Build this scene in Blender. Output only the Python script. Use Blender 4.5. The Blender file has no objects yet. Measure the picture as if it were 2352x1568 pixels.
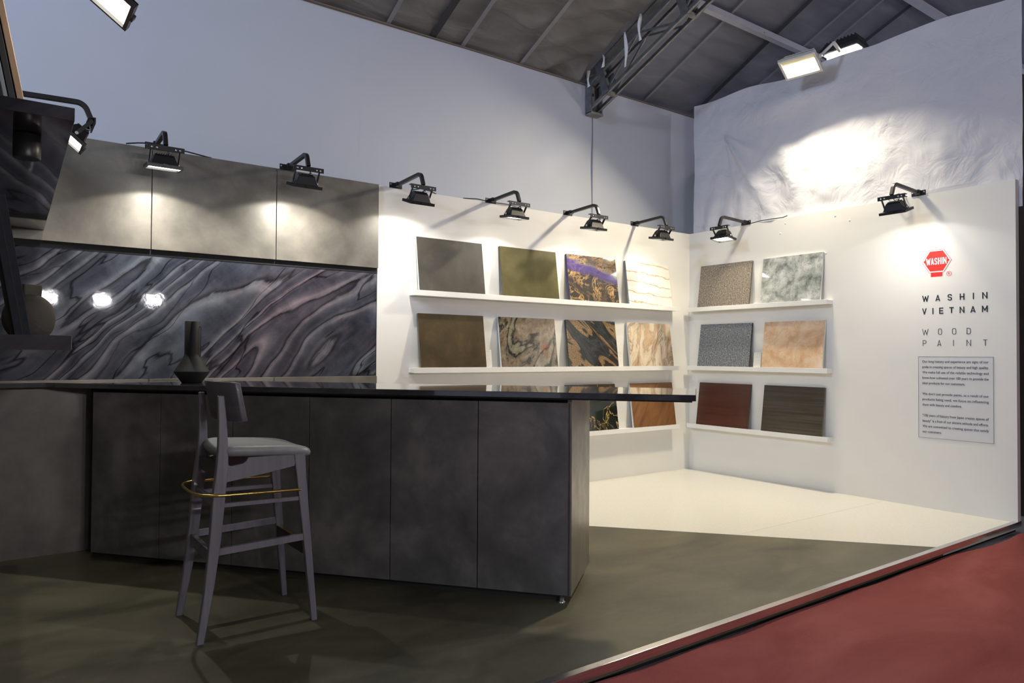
import bpy, math, random
from mathutils import Vector, Matrix, noise
random.seed(7)
S = bpy.context.scene
COL = S.collection
pi = math.pi

# ------------------------------------------------------------------ camera
F_PX = 1634.05
yaw, pit, rol = math.radians(36.071), math.radians(1.074), math.radians(0.324)
fw = Vector((math.sin(yaw)*math.cos(pit), math.cos(yaw)*math.cos(pit), math.sin(pit)))
rt = Vector((math.cos(yaw), -math.sin(yaw), 0))
up = rt.cross(fw)
r2 = math.cos(rol)*rt + math.sin(rol)*up
u2 = -math.sin(rol)*rt + math.cos(rol)*up
cam_d = bpy.data.cameras.new('camera')
cam = bpy.data.objects.new('camera', cam_d)
COL.objects.link(cam)
M = Matrix((r2, u2, -fw)).transposed().to_4x4()
M.translation = Vector((-5.519, -4.619, 1.10))
cam.matrix_world = M
cam_d.sensor_width = 36
cam_d.lens = F_PX/2352*36
cam_d.clip_start = 0.05
S.camera = cam

# ------------------------------------------------------------------ world, exposure
S.view_settings.view_transform = 'Standard'
S.view_settings.look = 'None'
S.view_settings.gamma = 1
S.view_settings.exposure = 0.22
S.view_settings.use_curve_mapping = False
W = bpy.data.worlds.new('hall_air'); S.world = W
W.use_nodes = True
bg = W.node_tree.nodes['Background']
bg.inputs[0].default_value = (0.70, 0.77, 1.0, 1)
bg.inputs[1].default_value = 0.50
SPOT_W = 11.0
FLOOD_W = 58.0

def area_light(name, loc, target, size, sy, power, col, parent=None):
    d = bpy.data.lights.new(name, 'AREA'); d.shape = 'RECTANGLE'; d.size = size; d.size_y = sy
    d.energy = power; d.color = col
    o = bpy.data.objects.new(name, d); COL.objects.link(o)
    o.location = loc
    o.rotation_euler = (Vector(target)-Vector(loc)).to_track_quat('-Z', 'Y').to_euler()
    if parent: o.parent = parent
    return o
# cool unseen fill added beyond the left wall to brighten the tent sheets
area_light('added_hall_fill', (-9.6, -2.5, 4.1), (-3.0, 0.2, 3.0), 1.0, 0.6, 155, (0.60, 0.75, 1.0))
area_light('added_aisle_fill', (1.6, -6.2, 3.9), (-1.8, -3.0, 0.0), 0.5, 0.3, 40, (1.0, 0.86, 0.95))  # unseen fill added to lift the carpet, stool and right wall end

# ------------------------------------------------------------------ node helpers
def new_mat(name):
    m = bpy.data.materials.new(name); m.use_nodes = True
    nt = m.node_tree; b = nt.nodes['Principled BSDF']
    return m, nt, b
def nd(nt, t, ins=None, **kw):
    n = nt.nodes.new(t)
    for k, v in kw.items(): setattr(n, k, v)
    if ins:
        for k, v in ins.items():
            if hasattr(v, 'links') and hasattr(v, 'is_output'): nt.links.new(v, n.inputs[k])
            else: n.inputs[k].default_value = v
    return n
def c4(c): return (c[0], c[1], c[2], 1)
def ramp(nt, fac, stops, interp='LINEAR'):
    n = nt.nodes.new('ShaderNodeValToRGB'); cr = n.color_ramp; cr.interpolation = interp
    while len(cr.elements) < len(stops): cr.elements.new(0.5)
    for e, (p, c) in zip(cr.elements, stops):
        e.position = p; e.color = c4(c) if not isinstance(c, (int, float)) else (c, c, c, 1)
    nt.links.new(fac, n.inputs[0]); return n.outputs[0]
def coords(nt, rot=(0, 0, 0), scale=(1, 1, 1), loc=(0, 0, 0), kind='Object'):
    t = nd(nt, 'ShaderNodeTexCoord')
    m = nd(nt, 'ShaderNodeMapping', {'Vector': t.outputs[kind], 'Location': loc, 'Rotation': rot, 'Scale': scale})
    return m.outputs[0]
def stretched(nt, ang, along, across, loc=(0, 0, 0), src=None):
    """local XZ plane turned by ang, so that X runs along the grain, then squeezed"""
    if src is None:
        src = nd(nt, 'ShaderNodeTexCoord').outputs['Object']
    m1 = nd(nt, 'ShaderNodeMapping', {'Vector': src, 'Rotation': (0, ang, 0), 'Location': loc})
    m2 = nd(nt, 'ShaderNodeMapping', {'Vector': m1.outputs[0], 'Scale': (along, 1, across)})
    return m2.outputs[0]
def noise_t(nt, vec, scale=5, detail=4, rough=.5, dist=0, lac=2.0):
    return nd(nt, 'ShaderNodeTexNoise', {'Vector': vec, 'Scale': scale, 'Detail': detail, 'Roughness': rough, 'Distortion': dist, 'Lacunarity': lac}).outputs[0]
def mixc(nt, fac, a, b, blend='MIX'):
    n = nd(nt, 'ShaderNodeMix', data_type='RGBA', blend_type=blend)
    for i, v in ((0, fac), (6, a), (7, b)):
        if hasattr(v, 'is_output'): nt.links.new(v, n.inputs[i])
        elif isinstance(v, (int, float)): n.inputs[i].default_value = v
        else: n.inputs[i].default_value = c4(v)
    return n.outputs[2]
def math_n(nt, op, a, b=0.5, c=None):
    n = nd(nt, 'ShaderNodeMath', operation=op)
    for i, v in enumerate((a, b, c)):
        if v is None: continue
        if hasattr(v, 'is_output'): nt.links.new(v, n.inputs[i])
        else: n.inputs[i].default_value = v
    return n.outputs[0]
def vein(nt, n_out, width, center=.5):
    d = math_n(nt, 'ABSOLUTE', math_n(nt, 'SUBTRACT', n_out, center))
    return ramp(nt, d, [(0, 1.0), (width, 0.0)], 'EASE')
def bump(nt, b, h, strength=.2, dist=.01):
    n = nd(nt, 'ShaderNodeBump', {'Height': h, 'Strength': strength, 'Distance': dist})
    nt.links.new(n.outputs[0], b.inputs['Normal'])
def setb(nt, b, col=None, rough=.5, metal=0, spec=.5, coat=0, coat_r=.03):
    if col is not None:
        if hasattr(col, 'is_output'): nt.links.new(col, b.inputs['Base Color'])
        else: b.inputs['Base Color'].default_value = c4(col)
    if hasattr(rough, 'is_output'): nt.links.new(rough, b.inputs['Roughness'])
    else: b.inputs['Roughness'].default_value = rough
    b.inputs['Metallic'].default_value = metal
    b.inputs['Specular IOR Level'].default_value = spec
    b.inputs['Coat Weight'].default_value = coat
    b.inputs['Coat Roughness'].default_value = coat_r
MATS = {}
def plain(name, col, rough=.5, metal=0, spec=.5, var=.06, scale=8, bumpv=0):
    if name in MATS: return MATS[name]
    m, nt, b = new_mat(name)
    n = noise_t(nt, coords(nt), scale, 4)
    lo = tuple(c*(1-var) for c in col); hi = tuple(min(1, c*(1+var)) for c in col)
    setb(nt, b, ramp(nt, n, [(.3, lo), (.7, hi)]), rough, metal, spec)
    if bumpv: bump(nt, b, noise_t(nt, coords(nt), scale*8, 3), bumpv, .004)
    MATS[name] = m; return m
def emis(name, col, strength):
    m, nt, b = new_mat(name)
    n = noise_t(nt, coords(nt), 30, 2)
    setb(nt, b, ramp(nt, n, [(0, col), (1, col)]), .4)
    b.inputs['Emission Color'].default_value = c4(col); b.inputs['Emission Strength'].default_value = strength
    return m
def patina(name, lo, mid, hi, rough=.45, metal=.25, scale=2.2, spec=.5):
    m, nt, b = new_mat(name)
    v = coords(nt)
    n1 = noise_t(nt, v, scale, 7, .62, .4)
    n2 = noise_t(nt, v, scale*5, 5, .6)
    n = math_n(nt, 'ADD', math_n(nt, 'MULTIPLY', n1, .8), math_n(nt, 'MULTIPLY', n2, .2))
    setb(nt, b, ramp(nt, n, [(.36, lo), (.5, mid), (.64, hi)]), ramp(nt, n2, [(.3, rough-.06), (.7, rough+.08)]), metal, spec)
    return m

# ------------------------------------------------------------------ mesh helpers
class MB:
    def __init__(s): s.v = []; s.f = []; s.sm = []; s.mi = []
    def add(s, vs, fs, smooth=False, mi=0):
        o = len(s.v); s.v += [tuple(p) for p in vs]
        for f in fs: s.f.append([i+o for i in f]); s.sm.append(smooth); s.mi.append(mi)
        return s
    def box(s, a, b, mi=0):
        x0, y0, z0 = a; x1, y1, z1 = b
        x0, x1 = min(x0, x1), max(x0, x1); y0, y1 = min(y0, y1), max(y0, y1); z0, z1 = min(z0, z1), max(z0, z1)
        vs = [(x0,y0,z0),(x1,y0,z0),(x1,y1,z0),(x0,y1,z0),(x0,y0,z1),(x1,y0,z1),(x1,y1,z1),(x0,y1,z1)]
        return s.add(vs, [(3,2,1,0),(4,5,6,7),(0,1,5,4),(1,2,6,5),(2,3,7,6),(3,0,4,7)], mi=mi)
    def prism(s, poly, z0, z1, fn=None, mi=0, smooth=False):
        """poly in (a,b), extruded z0..z1; fn maps (a,b,c) -> xyz"""
        fn = fn or (lambda a, b, c: (a, b, c))
        n = len(poly)
        vs = [fn(a, b, z0) for a, b in poly]+[fn(a, b, z1) for a, b in poly]
        fs = [list(range(n))[::-1], list(range(n, 2*n))]
        s.add(vs, fs, mi=mi)
        o = len(s.v)-2*n
        for i in range(n):
            j = (i+1) % n
            s.f.append([o+i, o+j, o+n+j, o+n+i]); s.sm.append(smooth); s.mi.append(mi)
        return s
    def bar(s, p, q, w, h, upv=(0, 0, 1), w2=None, h2=None):
        p, q = Vector(p), Vector(q); d = (q-p).normalized(); uv = Vector(upv)
        if abs(d.dot(uv)) > .98: uv = Vector((1, 0, 0))
        a = d.cross(uv).normalized(); b = a.cross(d).normalized()
        w2 = w if w2 is None else w2; h2 = h if h2 is None else h2
        vs = []
        for c, ww, hh in ((p, w, h), (q, w2, h2)):
            for i, j in ((-1,-1),(1,-1),(1,1),(-1,1)): vs.append(c+a*i*ww/2+b*j*hh/2)
        return s.add(vs, [(3,2,1,0),(4,5,6,7),(0,1,5,4),(1,2,6,5),(2,3,7,6),(3,0,4,7)])
    def tube(s, pts, r, n=8, closed=False, sq=False, cap=True):
        pts = [Vector(p) for p in pts]; N = len(pts); rings = []
        rr = r if isinstance(r, (list, tuple)) else [r]*N
        if sq: n = 4
        prev = None
        for i, p in enumerate(pts):
            if closed: t = (pts[(i+1) % N]-pts[i-1]).normalized()
            else: t = ((pts[min(i+1, N-1)]-p).normalized()+(p-pts[max(i-1, 0)]).normalized()).normalized()
            if prev is None:
                a = t.cross(Vector((0, 0, 1)))
                if a.length < .05: a = t.cross(Vector((1, 0, 0)))
                a.normalize()
            else:
                a = (prev-t*prev.dot(t)).normalized()
            prev = a; b = t.cross(a)
            ph = pi/4 if sq else 0; k = math.sqrt(2) if sq else 1
            rings.append([p+(a*math.cos(2*pi*j/n+ph)+b*math.sin(2*pi*j/n+ph))*rr[i]*k for j in range(n)])
        vs = [v for R in rings for v in R]; fs = []
        M_ = N if closed else N-1
        for i in range(M_):
            for j in range(n):
                k2 = (i+1) % N
                fs.append((i*n+j, i*n+(j+1) % n, k2*n+(j+1) % n, k2*n+j))
        s.add(vs, fs, smooth=not sq)
        if not closed and cap: s.add(rings[0], [list(range(n))[::-1]]); s.add(rings[-1], [list(range(n))])
        return s
    def lathe(s, prof, c=(0, 0, 0), n=40, sharp=()):
        c = Vector(c); vs = []; fs = []
        for r, z in prof:
            for j in range(n): vs.append(c+Vector((r*math.cos(2*pi*j/n), r*math.sin(2*pi*j/n), z)))
        for i in range(len(prof)-1):
            for j in range(n): fs.append((i*n+j, i*n+(j+1) % n, (i+1)*n+(j+1) % n, (i+1)*n+j))
        s.add(vs, fs, smooth=True)
        if prof[0][0] > 1e-4: s.add([c+Vector((prof[0][0]*math.cos(2*pi*j/n), prof[0][0]*math.sin(2*pi*j/n), prof[0][1])) for j in range(n)], [list(range(n))[::-1]])
        return s
    def grid(s, fn, nu, nv, smooth=True):
        vs = [fn(i/nu, j/nv) for j in range(nv+1) for i in range(nu+1)]
        fs = [(j*(nu+1)+i, j*(nu+1)+i+1, (j+1)*(nu+1)+i+1, (j+1)*(nu+1)+i) for j in range(nv) for i in range(nu)]
        return s.add(vs, fs, smooth)
    def xf(s, mat, start=0):
        s.v[start:] = [tuple(mat @ Vector(p)) for p in s.v[start:]]; return s
    def build(s, name, mats, parent=None, loc=None, rot=None):
        me = bpy.data.meshes.new(name)
        me.from_pydata(s.v, [], s.f)
        if not isinstance(mats, (list, tuple)): mats = [mats]
        for m in mats: me.materials.append(m)
        me.polygons.foreach_set('use_smooth', s.sm); me.polygons.foreach_set('material_index', s.mi)
        me.update()
        o = bpy.data.objects.new(name, me); COL.objects.link(o)
        if parent: o.parent = parent
        if loc: o.location = loc
        if rot: o.rotation_euler = rot
        return o
def bevel(o, w=.003, seg=2, angle=35):
    m = o.modifiers.new('bevel', 'BEVEL'); m.width = w; m.segments = seg; m.limit_method = 'ANGLE'; m.angle_limit = math.radians(angle)
    return o
def tag(o, label=None, cat=None, group=None, kind=None):
    if label: o['label'] = label
    if cat: o['category'] = cat
    if group: o['group'] = group
    if kind: o['kind'] = kind
    return o
def empty(name, loc=(0, 0, 0), rz=0):
    o = bpy.data.objects.new(name, None); COL.objects.link(o); o.location = loc; o.rotation_euler = (0, 0, rz); o.empty_display_size = .1
    return o
def structure(o): o['kind'] = 'structure'; return o

# ------------------------------------------------------------------ materials
white = plain('white_paint', (.80, .79, .76), .42, var=.015, scale=3, bumpv=.03)
shelf_white = plain('white_lacquer', (.82, .81, .79), .3, var=.01)
black_metal = plain('black_powder_coat', (.012, .012, .013), .38, .0, .5, var=.2)
black_matt = plain('matt_black_board', (.01, .01, .01), .55)
dark_gap = plain('black_recess', (.006, .006, .006), .7)
bolt_m = plain('zinc_bolt', (.6, .6, .6), .3, .9)
brass = plain('polished_brass', (.78, .55, .17), .22, 1.0)
steel = plain('galvanised_steel', (.20, .21, .22), .42, .7, var=.25, scale=14)
steel_lt = plain('worn_steel_lip', (.27, .26, .24), .5, .3, var=.3, scale=20)
rag = plain('white_rag', (.82, .82, .82), .9)
panel_up = patina('patina_panel_bronze_grey', (.100, .094, .080), (.152, .142, .121), (.220, .203, .172), .42, .15, 2.0)
panel_is = patina('patina_panel_charcoal', (.070, .068, .066), (.120, .116, .112), (.205, .195, .185), .45, .15, 2.3)

def mk_floor_dark():
    m, nt, b = new_mat('olive_grey_microcement')
    n = noise_t(nt, coords(nt, scale=(1, 2.2, 1), rot=(0, 0, .5)), 1.6, 8, .6, .6)
    n2 = noise_t(nt, coords(nt), 26, 4)
    col = ramp(nt, n, [(.36, (.070, .064, .040)), (.5, (.110, .099, .061)), (.64, (.150, .135, .085))])
    setb(nt, b, mixc(nt, .12, col, ramp(nt, n2, [(.3, (.03, .03, .03)), (.7, (.12, .12, .11))])), ramp(nt, n, [(.3, .38), (.7, .52)]), 0, .28)
    bump(nt, b, n2, .05, .002)
    return m
floor_dark_m = mk_floor_dark()
def mk_floor_white():
    m, nt, b = new_mat('white_speckled_stone')
    v = coords(nt)
    n = nd(nt, 'ShaderNodeTexVoronoi', {'Vector': v, 'Scale': 160}).outputs['Color']
    sp = noise_t(nt, v, 220, 2)
    base = mixc(nt, .10, (.74, .72, .67), n)
    setb(nt, b, mixc(nt, ramp(nt, sp, [(.60, 0.0), (.72, .35)]), base, (.50, .45, .38)), .32, 0, .5)
    return m
floor_white_m = mk_floor_white()
def mk_carpet():
    m, nt, b = new_mat('dusty_red_carpet')
    v = coords(nt)
    big = noise_t(nt, coords(nt, scale=(.6, 1.6, 1), rot=(0, 0, -.4)), 1.6, 6, .6, .5)
    fine = noise_t(nt, v, 420, 3, .7)
    c = ramp(nt, big, [(.3, (.20, .062, .058)), (.5, (.275, .086, .080)), (.68, (.36, .125, .115))])
    setb(nt, b, mixc(nt, .35, c, ramp(nt, fine, [(.3, (.10, .02, .02)), (.7, (.32, .08, .075))])), .95, 0, .03)
    bump(nt, b, fine, .5, .004)
    return m
carpet_m = mk_carpet()
def mk_trim():
    m, nt, b = new_mat('brushed_steel_trim')
    n = noise_t(nt, coords(nt, scale=(1, 60, 60)), 6, 3)
    setb(nt, b, ramp(nt, n, [(.3, (.62, .60, .60)), (.7, (.78, .76, .76))]), .22, 1.0)
    return m
trim_m = mk_trim()
def mk_marble():
    m, nt, b = new_mat('violet_grey_lacquer_marble')
    tc = nd(nt, 'ShaderNodeTexCoord').outputs['Object']
    wn = nd(nt, 'ShaderNodeTexNoise', {'Vector': tc, 'Scale': .9, 'Detail': 3}).outputs['Color']
    wv = nd(nt, 'ShaderNodeVectorMath', {0: wn, 1: (.5, .5, .5)}, operation='SUBTRACT').outputs[0]
    ws = nd(nt, 'ShaderNodeVectorMath', {0: wv}, operation='SCALE'); ws.inputs['Scale'].default_value = .34
    src = nd(nt, 'ShaderNodeVectorMath', {0: tc, 1: ws.outputs[0]}, operation='ADD').outputs[0]
    A = math.radians(42)
    n1 = noise_t(nt, stretched(nt, A, .30, 1.9, src=src), 1.0, 2, .4, .08)
    n2 = noise_t(nt, stretched(nt, A, .55, 3.2, (3, 0, 1), src=src), 1.0, 4, .5, .15)
    n3 = noise_t(nt, stretched(nt, A, .6, 1.8, (7, 0, 5), src=src), 1.0, 3, .5, .15)
    n4 = noise_t(nt, stretched(nt, A, 2.0, 14.0, (1, 0, 9), src=src), 1.0, 8, .65, .3)
    cl = noise_t(nt, tc, 6, 6, .6, .4)
    fine = noise_t(nt, tc, 60, 5, .7)
    p = math_n(nt, 'FRACT', math_n(nt, 'ADD', math_n(nt, 'MULTIPLY', n1, 15.0), math_n(nt, 'MULTIPLY', n4, .35)))
    base = ramp(nt, p, [(.0, (.006, .005, .007)), (.035, (.010, .009, .012)), (.08, (.115, .110, .120)), (.20, (.160, .153, .160)), (.36, (.070, .069, .082)), (.52, (.040, .042, .054)), (.72, (.030, .032, .043)), (.90, (.052, .051, .063)), (.965, (.030, .028, .036)), (1.0, (.006, .005, .007))])
    tint = ramp(nt, n3, [(.40, (.80, .98, 1.12)), (.52, (1.0, .98, 1.04)), (.62, (1.12, .92, 1.0))])
    base = mixc(nt, 1.0, base, tint, 'MULTIPLY')
    base = mixc(nt, .22, base, ramp(nt, n4, [(.3, (.010, .010, .015)), (.7, (.17, .17, .19))]), 'MIX')
    base = mixc(nt, .75, base, ramp(nt, cl, [(.35, (.50, .50, .54)), (.7, (1.45, 1.45, 1.45))]), 'MULTIPLY')
    v3 = vein(nt, n2, .009, .46); v4 = vein(nt, n2, .006, .57)
    dark = math_n(nt, 'MAXIMUM', v3, math_n(nt, 'MULTIPLY', v4, .7))
    base = mixc(nt, math_n(nt, 'MULTIPLY', dark, .9), base, (.005, .004, .006))
    base = mixc(nt, ramp(nt, fine, [(.64, 0.0), (.82, .16)]), base, (.40, .40, .45))
    setb(nt, b, base, .035, 0, .5, 0, .02)
    bump(nt, b, noise_t(nt, tc, 22, 3), .022, .006)
    return m
marble_m = mk_marble()
def mk_black_marble(name, dark=(.010, .010, .012), hi=(.050, .048, .055)):
    m, nt, b = new_mat(name)
    tc = nd(nt, 'ShaderNodeTexCoord').outputs['Object']
    n1 = noise_t(nt, stretched(nt, .6, 1.2, 6), 1.0, 6, .6, .5)
    m2 = nd(nt, 'ShaderNodeMapping', {'Vector': tc, 'Rotation': (0, 0, .7), 'Scale': (1, 5, 1)})
    n2 = noise_t(nt, m2.outputs[0], 1.6, 6, .6, .6)
    n = math_n(nt, 'MULTIPLY', math_n(nt, 'ADD', n1, n2), .5)
    setb(nt, b, ramp(nt, n, [(.38, dark), (.6, hi)]), .07, 0, .55, .6, .02)
    return m
top_m = mk_black_marble('black_polished_worktop')
shelf_marble = mk_black_marble('dark_violet_lacquer_shelf', (.004, .004, .005), (.060, .058, .066))

def mk_cloth():
    m, nt, b = new_mat('white_backdrop_cloth')
    v = coords(nt)
    n = noise_t(nt, v, 900, 2)
    setb(nt, b, ramp(nt, noise_t(nt, v, 1.2, 3), [(.3, (.60, .60, .66)), (.7, (.66, .66, .71))]), .75, 0, .25)
    w = noise_t(nt, v, 4.5, 4, .5, 1.0)
    bump(nt, b, math_n(nt, 'ADD', math_n(nt, 'MULTIPLY', n, .02), w), .6, .03)
    return m
cloth_m = mk_cloth()
def mk_tarp(name, c0, c1, bs=.3, ang=.5):
    m, nt, b = new_mat(name)
    v = coords(nt, rot=(0, 0, ang), scale=(1, 4, 1))
    n = noise_t(nt, v, 2.0, 3, .5, .5)
    setb(nt, b, ramp(nt, n, [(.3, c0), (.7, c1)]), .5, 0, .35)
    bump(nt, b, n, bs, .05)
    return m
tarp_l = mk_tarp('grey_gathered_roof_lining', (.13, .126, .122), (.215, .207, .20), .7)
tarp_r = mk_tarp('grey_smooth_roof_tarpaulin', (.15, .155, .185), (.22, .225, .26), .25)
sheet_m = plain('glossy_white_sheet', (.55, .58, .65), .5, spec=.3, var=.03, scale=1.2)

# ------------------------------------------------------------------ setting
H = 2.297
XL = -5.62           # left wall face
# ground of the hall and the raised booth floor
g = MB().box((-14, -13, -.16), (9, 5, -.066)); structure(g.build('floor_hall', plain('hall_floor_lilac', (.42, .40, .42), .6)))
base = MB().box((-6.4, -2.735, -.066), (.045, .20, -.045)); structure(base.build('floor_platform', dark_gap))
U = Vector((.633, -.774, 0)); V = Vector((.774, .633, 0))
# dark part of the floor, left of the diagonal joint
ax, ay = -2.393, -1.201; bx_, by_ = -1.081, -2.734
sl = (by_-ay)/(bx_-ax)
def xdiag(y): return ax+(y-ay)/sl
fd = MB().prism([(-6.4, -2.75), (xdiag(-2.75), -2.75), (xdiag(.10), .10), (-6.4, .10)], -.045, 0)
floor = structure(fd.build('floor', floor_dark_m))
gap = .0009
t1 = MB().prism([(xdiag(-2.75)+gap, -2.75), (.0, -2.75), (.0, -1.885-gap), (xdiag(-1.885)+gap, -1.885-gap)], -.045, .0015).build('floor_slab', floor_white_m, floor)
t2 = MB().prism([(xdiag(-1.885)+gap, -1.885+gap), (.0, -1.885+gap), (.0, 0), (xdiag(0)+gap, 0)], -.045, .0015).build('floor_slab', floor_white_m, floor)
# edge trim of the platform
tr = MB().prism([(-2.735, .009), (-2.768, .009), (-2.768, -.026), (-2.762, -.026), (-2.762, .002), (-2.735, .002)], -6.4, .052, lambda a, b, c: (c, a, b))
structure(bevel(tr.build('trim_1', trim_m), .0015))

# carpet with a loose wavy border along the platform
def carpet_pt(u, v):
    x = -9 + 12.5*u
    ye = -2.776 + .012*noise.noise(Vector((x*1.3, 3, 0))) + .006*noise.noise(Vector((x*5, 9, 0)))
    if x > -.9: ye += -.10*min(1, (x+.9)/.5)*(.6+.4*noise.noise(Vector((x*3, 1, 4))))
    y = ye - (v**1.7)*4.4
    d = ye-y
    z = -.057 + .016*math.exp(-(d/.07)**2)*(.6+.8*noise.noise(Vector((x*2.2, 7, 1))))
    z += .010*noise.noise(Vector((x*1.1, y*2.2, 0)))*min(1, d/.25)
    # a few soft folds
    z += .012*math.exp(-((y+3.05-.28*(x+1))/.05)**2)*max(0, min(1, (x+1.4)/.5))
    return (x, y, max(z, -.0615))
cp = MB().grid(carpet_pt, 260, 90).build('carpet', carpet_m)
sol = cp.modifiers.new('thick', 'SOLIDIFY'); sol.thickness = .004; sol.offset = -1
tag(cp, 'dusty red carpet laid over the aisle in front of the platform', 'carpet')

# back wall of the booth
wb = structure(MB().box((-3.335, 0, -.02), (.0, .07, H)).build('wall_back', white))
wbd = structure(MB().box((XL-.15, .035, -.02), (-3.335, .07, H-.005)).build('wall_back_dark', dark_gap))
xs = [-5.60, -5.513, -4.784, -4.056, -3.336]
for i in range(1, 4):
    o = MB().box((xs[i]+.002, -.02, 1.705), (xs[i+1]-.002, .035, H)).build('panel', panel_up, wbd); bevel(o, .0015)
o = MB().box((XL, -.02, 1.705), (xs[1]-.002, .035, H)).build('panel', panel_up, wbd)
MB().box((XL, .0, 1.672), (-3.338, .035, 1.7045)).build('recess_strip', dark_gap, wbd)
mo = MB().box((XL, .004, .948), (-3.340, .034, 1.6715)).build('marble_panel', marble_m, wbd)
for i in range(1, 4):
    bevel(MB().box((xs[i]+.0015, -.012, .0), (xs[i+1]-.0015, .034, .947)).build('panel', panel_up, wbd), .0015)
MB().box((XL, -.012, .0), (xs[1]-.0015, .034, .947)).build('panel', panel_up, wbd)
# right wall
wr = structure(MB().box((.0, -2.764, -.02), (.05, .07, H)).build('wall_right', white))
# left wall (just outside the frame), a touch out of square
LW = empty('wall_left', (-5.600, 0, 0), math.radians(-.87)); structure(LW)
MB().box((-.09, -2.38, 0), (0, -.0, H)).build('wall_sheet', panel_is, LW)
# joints on the right wall are part of its relief: small filled screw marks
for (yy, zz) in ((-1.50, 2.245), (-1.95, 2.26), (-1.62, 2.19), (-1.0, 2.17), (-1.42, 1.95), (-1.05, 2.25)):
    MB().lathe([(.009, 0), (.007, .0012), (0, .0016)], n=10).xf(Matrix.Translation((0, yy, zz)) @ Matrix.Rotation(-pi/2, 4, 'Y')).build('filler_spot', white, wr)

# tall white sheet wall of the tent behind the booth
ZT = 3.585; YB = .25
wo = structure(MB().box((-9.5, YB+.02, -.05), (4.0, YB+.05, ZT-.01)).build('wall_tent', sheet_m))
def sheet_pt(x0, x1, seed):
    def f(u, v):
        x = x0+(x1-x0)*u; z = ZT*v
        y = YB - .012*noise.noise(Vector((x*.7, z*1.6, seed))) - .004*noise.noise(Vector((x*2.5+z*2.0, z*1.2, seed+3)))
        e = math.exp(-((x+1.55)/.45)**2)*math.exp(-((z-3.0)/.5)**2)
        y -= .010*e*math.sin((x*.8-z)*9)
        return (x, min(y, YB+.015), z)
    return f
for x0, x1, sd in ((-9.5, -3.372, 0), (-3.3715, -1.072, 0), (-1.060, 4.0, 0)):
    MB().grid(sheet_pt(x0, x1, sd), 60, 40).build('sheet', sheet_m, wo)
MB().box((-1.0725, YB-.004, 0), (-1.0595, YB+.016, 3.31)).build('joint_strip', plain('blue_grey_joint', (.22, .25, .31), .5), wo)
MB().box((-9.5, YB-.02, ZT-.004), (4.0, YB+.05, ZT+.004)).build('top_edge', plain('dusty_brown_lip', (.20, .16, .12), .7), wo)

# roof of the tent
KR = .42
YR = -5.6      # ridge
def zroof(y): return 3.62+KR*(.3-max(y, YR))-KR*max(0, YR-y)
def roof_l(u, v):
    x = -13+(11.75)*u; y = .55-12.2*v**1.6
    z = zroof(y)
    near = math.exp(-((x+1.25)/.9)**2)
    f = noise.noise(Vector(((x*1.0-y*1.1)*1.1, (x+y*1.2)*4.5, 2)))
    z += .030*f*(.5+1.3*near) + .012*noise.noise(Vector((x*3, y*3, 5)))
    z += .030*near*math.sin((x*1.0+y*1.5)*15)*math.exp(-max(0, .3-y)*.5)
    z -= .03*math.exp(-((y-.28)/.10)**2)*(1+.6*noise.noise(Vector((x*3, 0, 1))))
    return (x, y, z)
def roof_r(u, v):
    x = -1.8+11.5*u; y = .60-12.2*v**1.6
    z = zroof(y)+.012*noise.noise(Vector((x*1.2, y*1.2, 8)))+.006*noise.noise(Vector((x*4, y*1.5, 3)))
    return (x, y, z+.015+.07*max(0, min(1, (-1.1-x)/.2)))
ceil = MB().grid(roof_l, 150, 110).build('ceiling', tarp_l); structure(ceil)
MB().grid(roof_r, 70, 70).build('roof_sheet', tarp_r, ceil)
dk = plain('dark_webbing', (.035, .035, .04), .7)
seam_m = plain('roof_seam_tape', (.235, .235, .25), .55)
def strap(x0, y0, x1, y1, w, m, off=-.03, name='roof_strap'):
    MB().bar((x0, y0, zroof(y0)+off), (x1, y1, zroof(y1)+off), w, .002, (0, KR, 1)).build(name, m, ceil)
strap(-2.765, .36, -2.765, -2.5, .055, dk, -.045)
strap(.345, .2, .06, -2.6, .05, dk, -.02)
strap(1.30, .2, 1.30, -2.6, .05, dk, -.02)
for x in (-3.15, -2.49, -1.9, -3.9): strap(x, .34, x-.03, -2.4, .035, seam_m, -.05, 'roof_seam')
for x in (-.35, .75, 1.02): strap(x, .3, x-.12, -2.6, .03, seam_m, -.012, 'roof_seam')
def purlin(x0, x1, y, label):
    r = empty('roof_purlin', (x0, y, zroof(y)-.07))
    MB().box((0, -.028, 0), (x1-x0, .028, .055)).build('rail', plain('pale_aluminium', (.56, .56, .60), .4, .3), r)
    for k in range(5): MB().box((k*.95+.1, -.032, .012), (k*.95+.112, -.028, .024)).build('rivet', bolt_m, r)
    tag(r, label, 'roof beam')
purlin(-1.0, 3.9, -.775, 'pale metal roof beam running above the white floodlight on the cloth')
purlin(-1.0, 4.4, -1.56, 'short visible roof beam at the upper right above the cloth')

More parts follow.
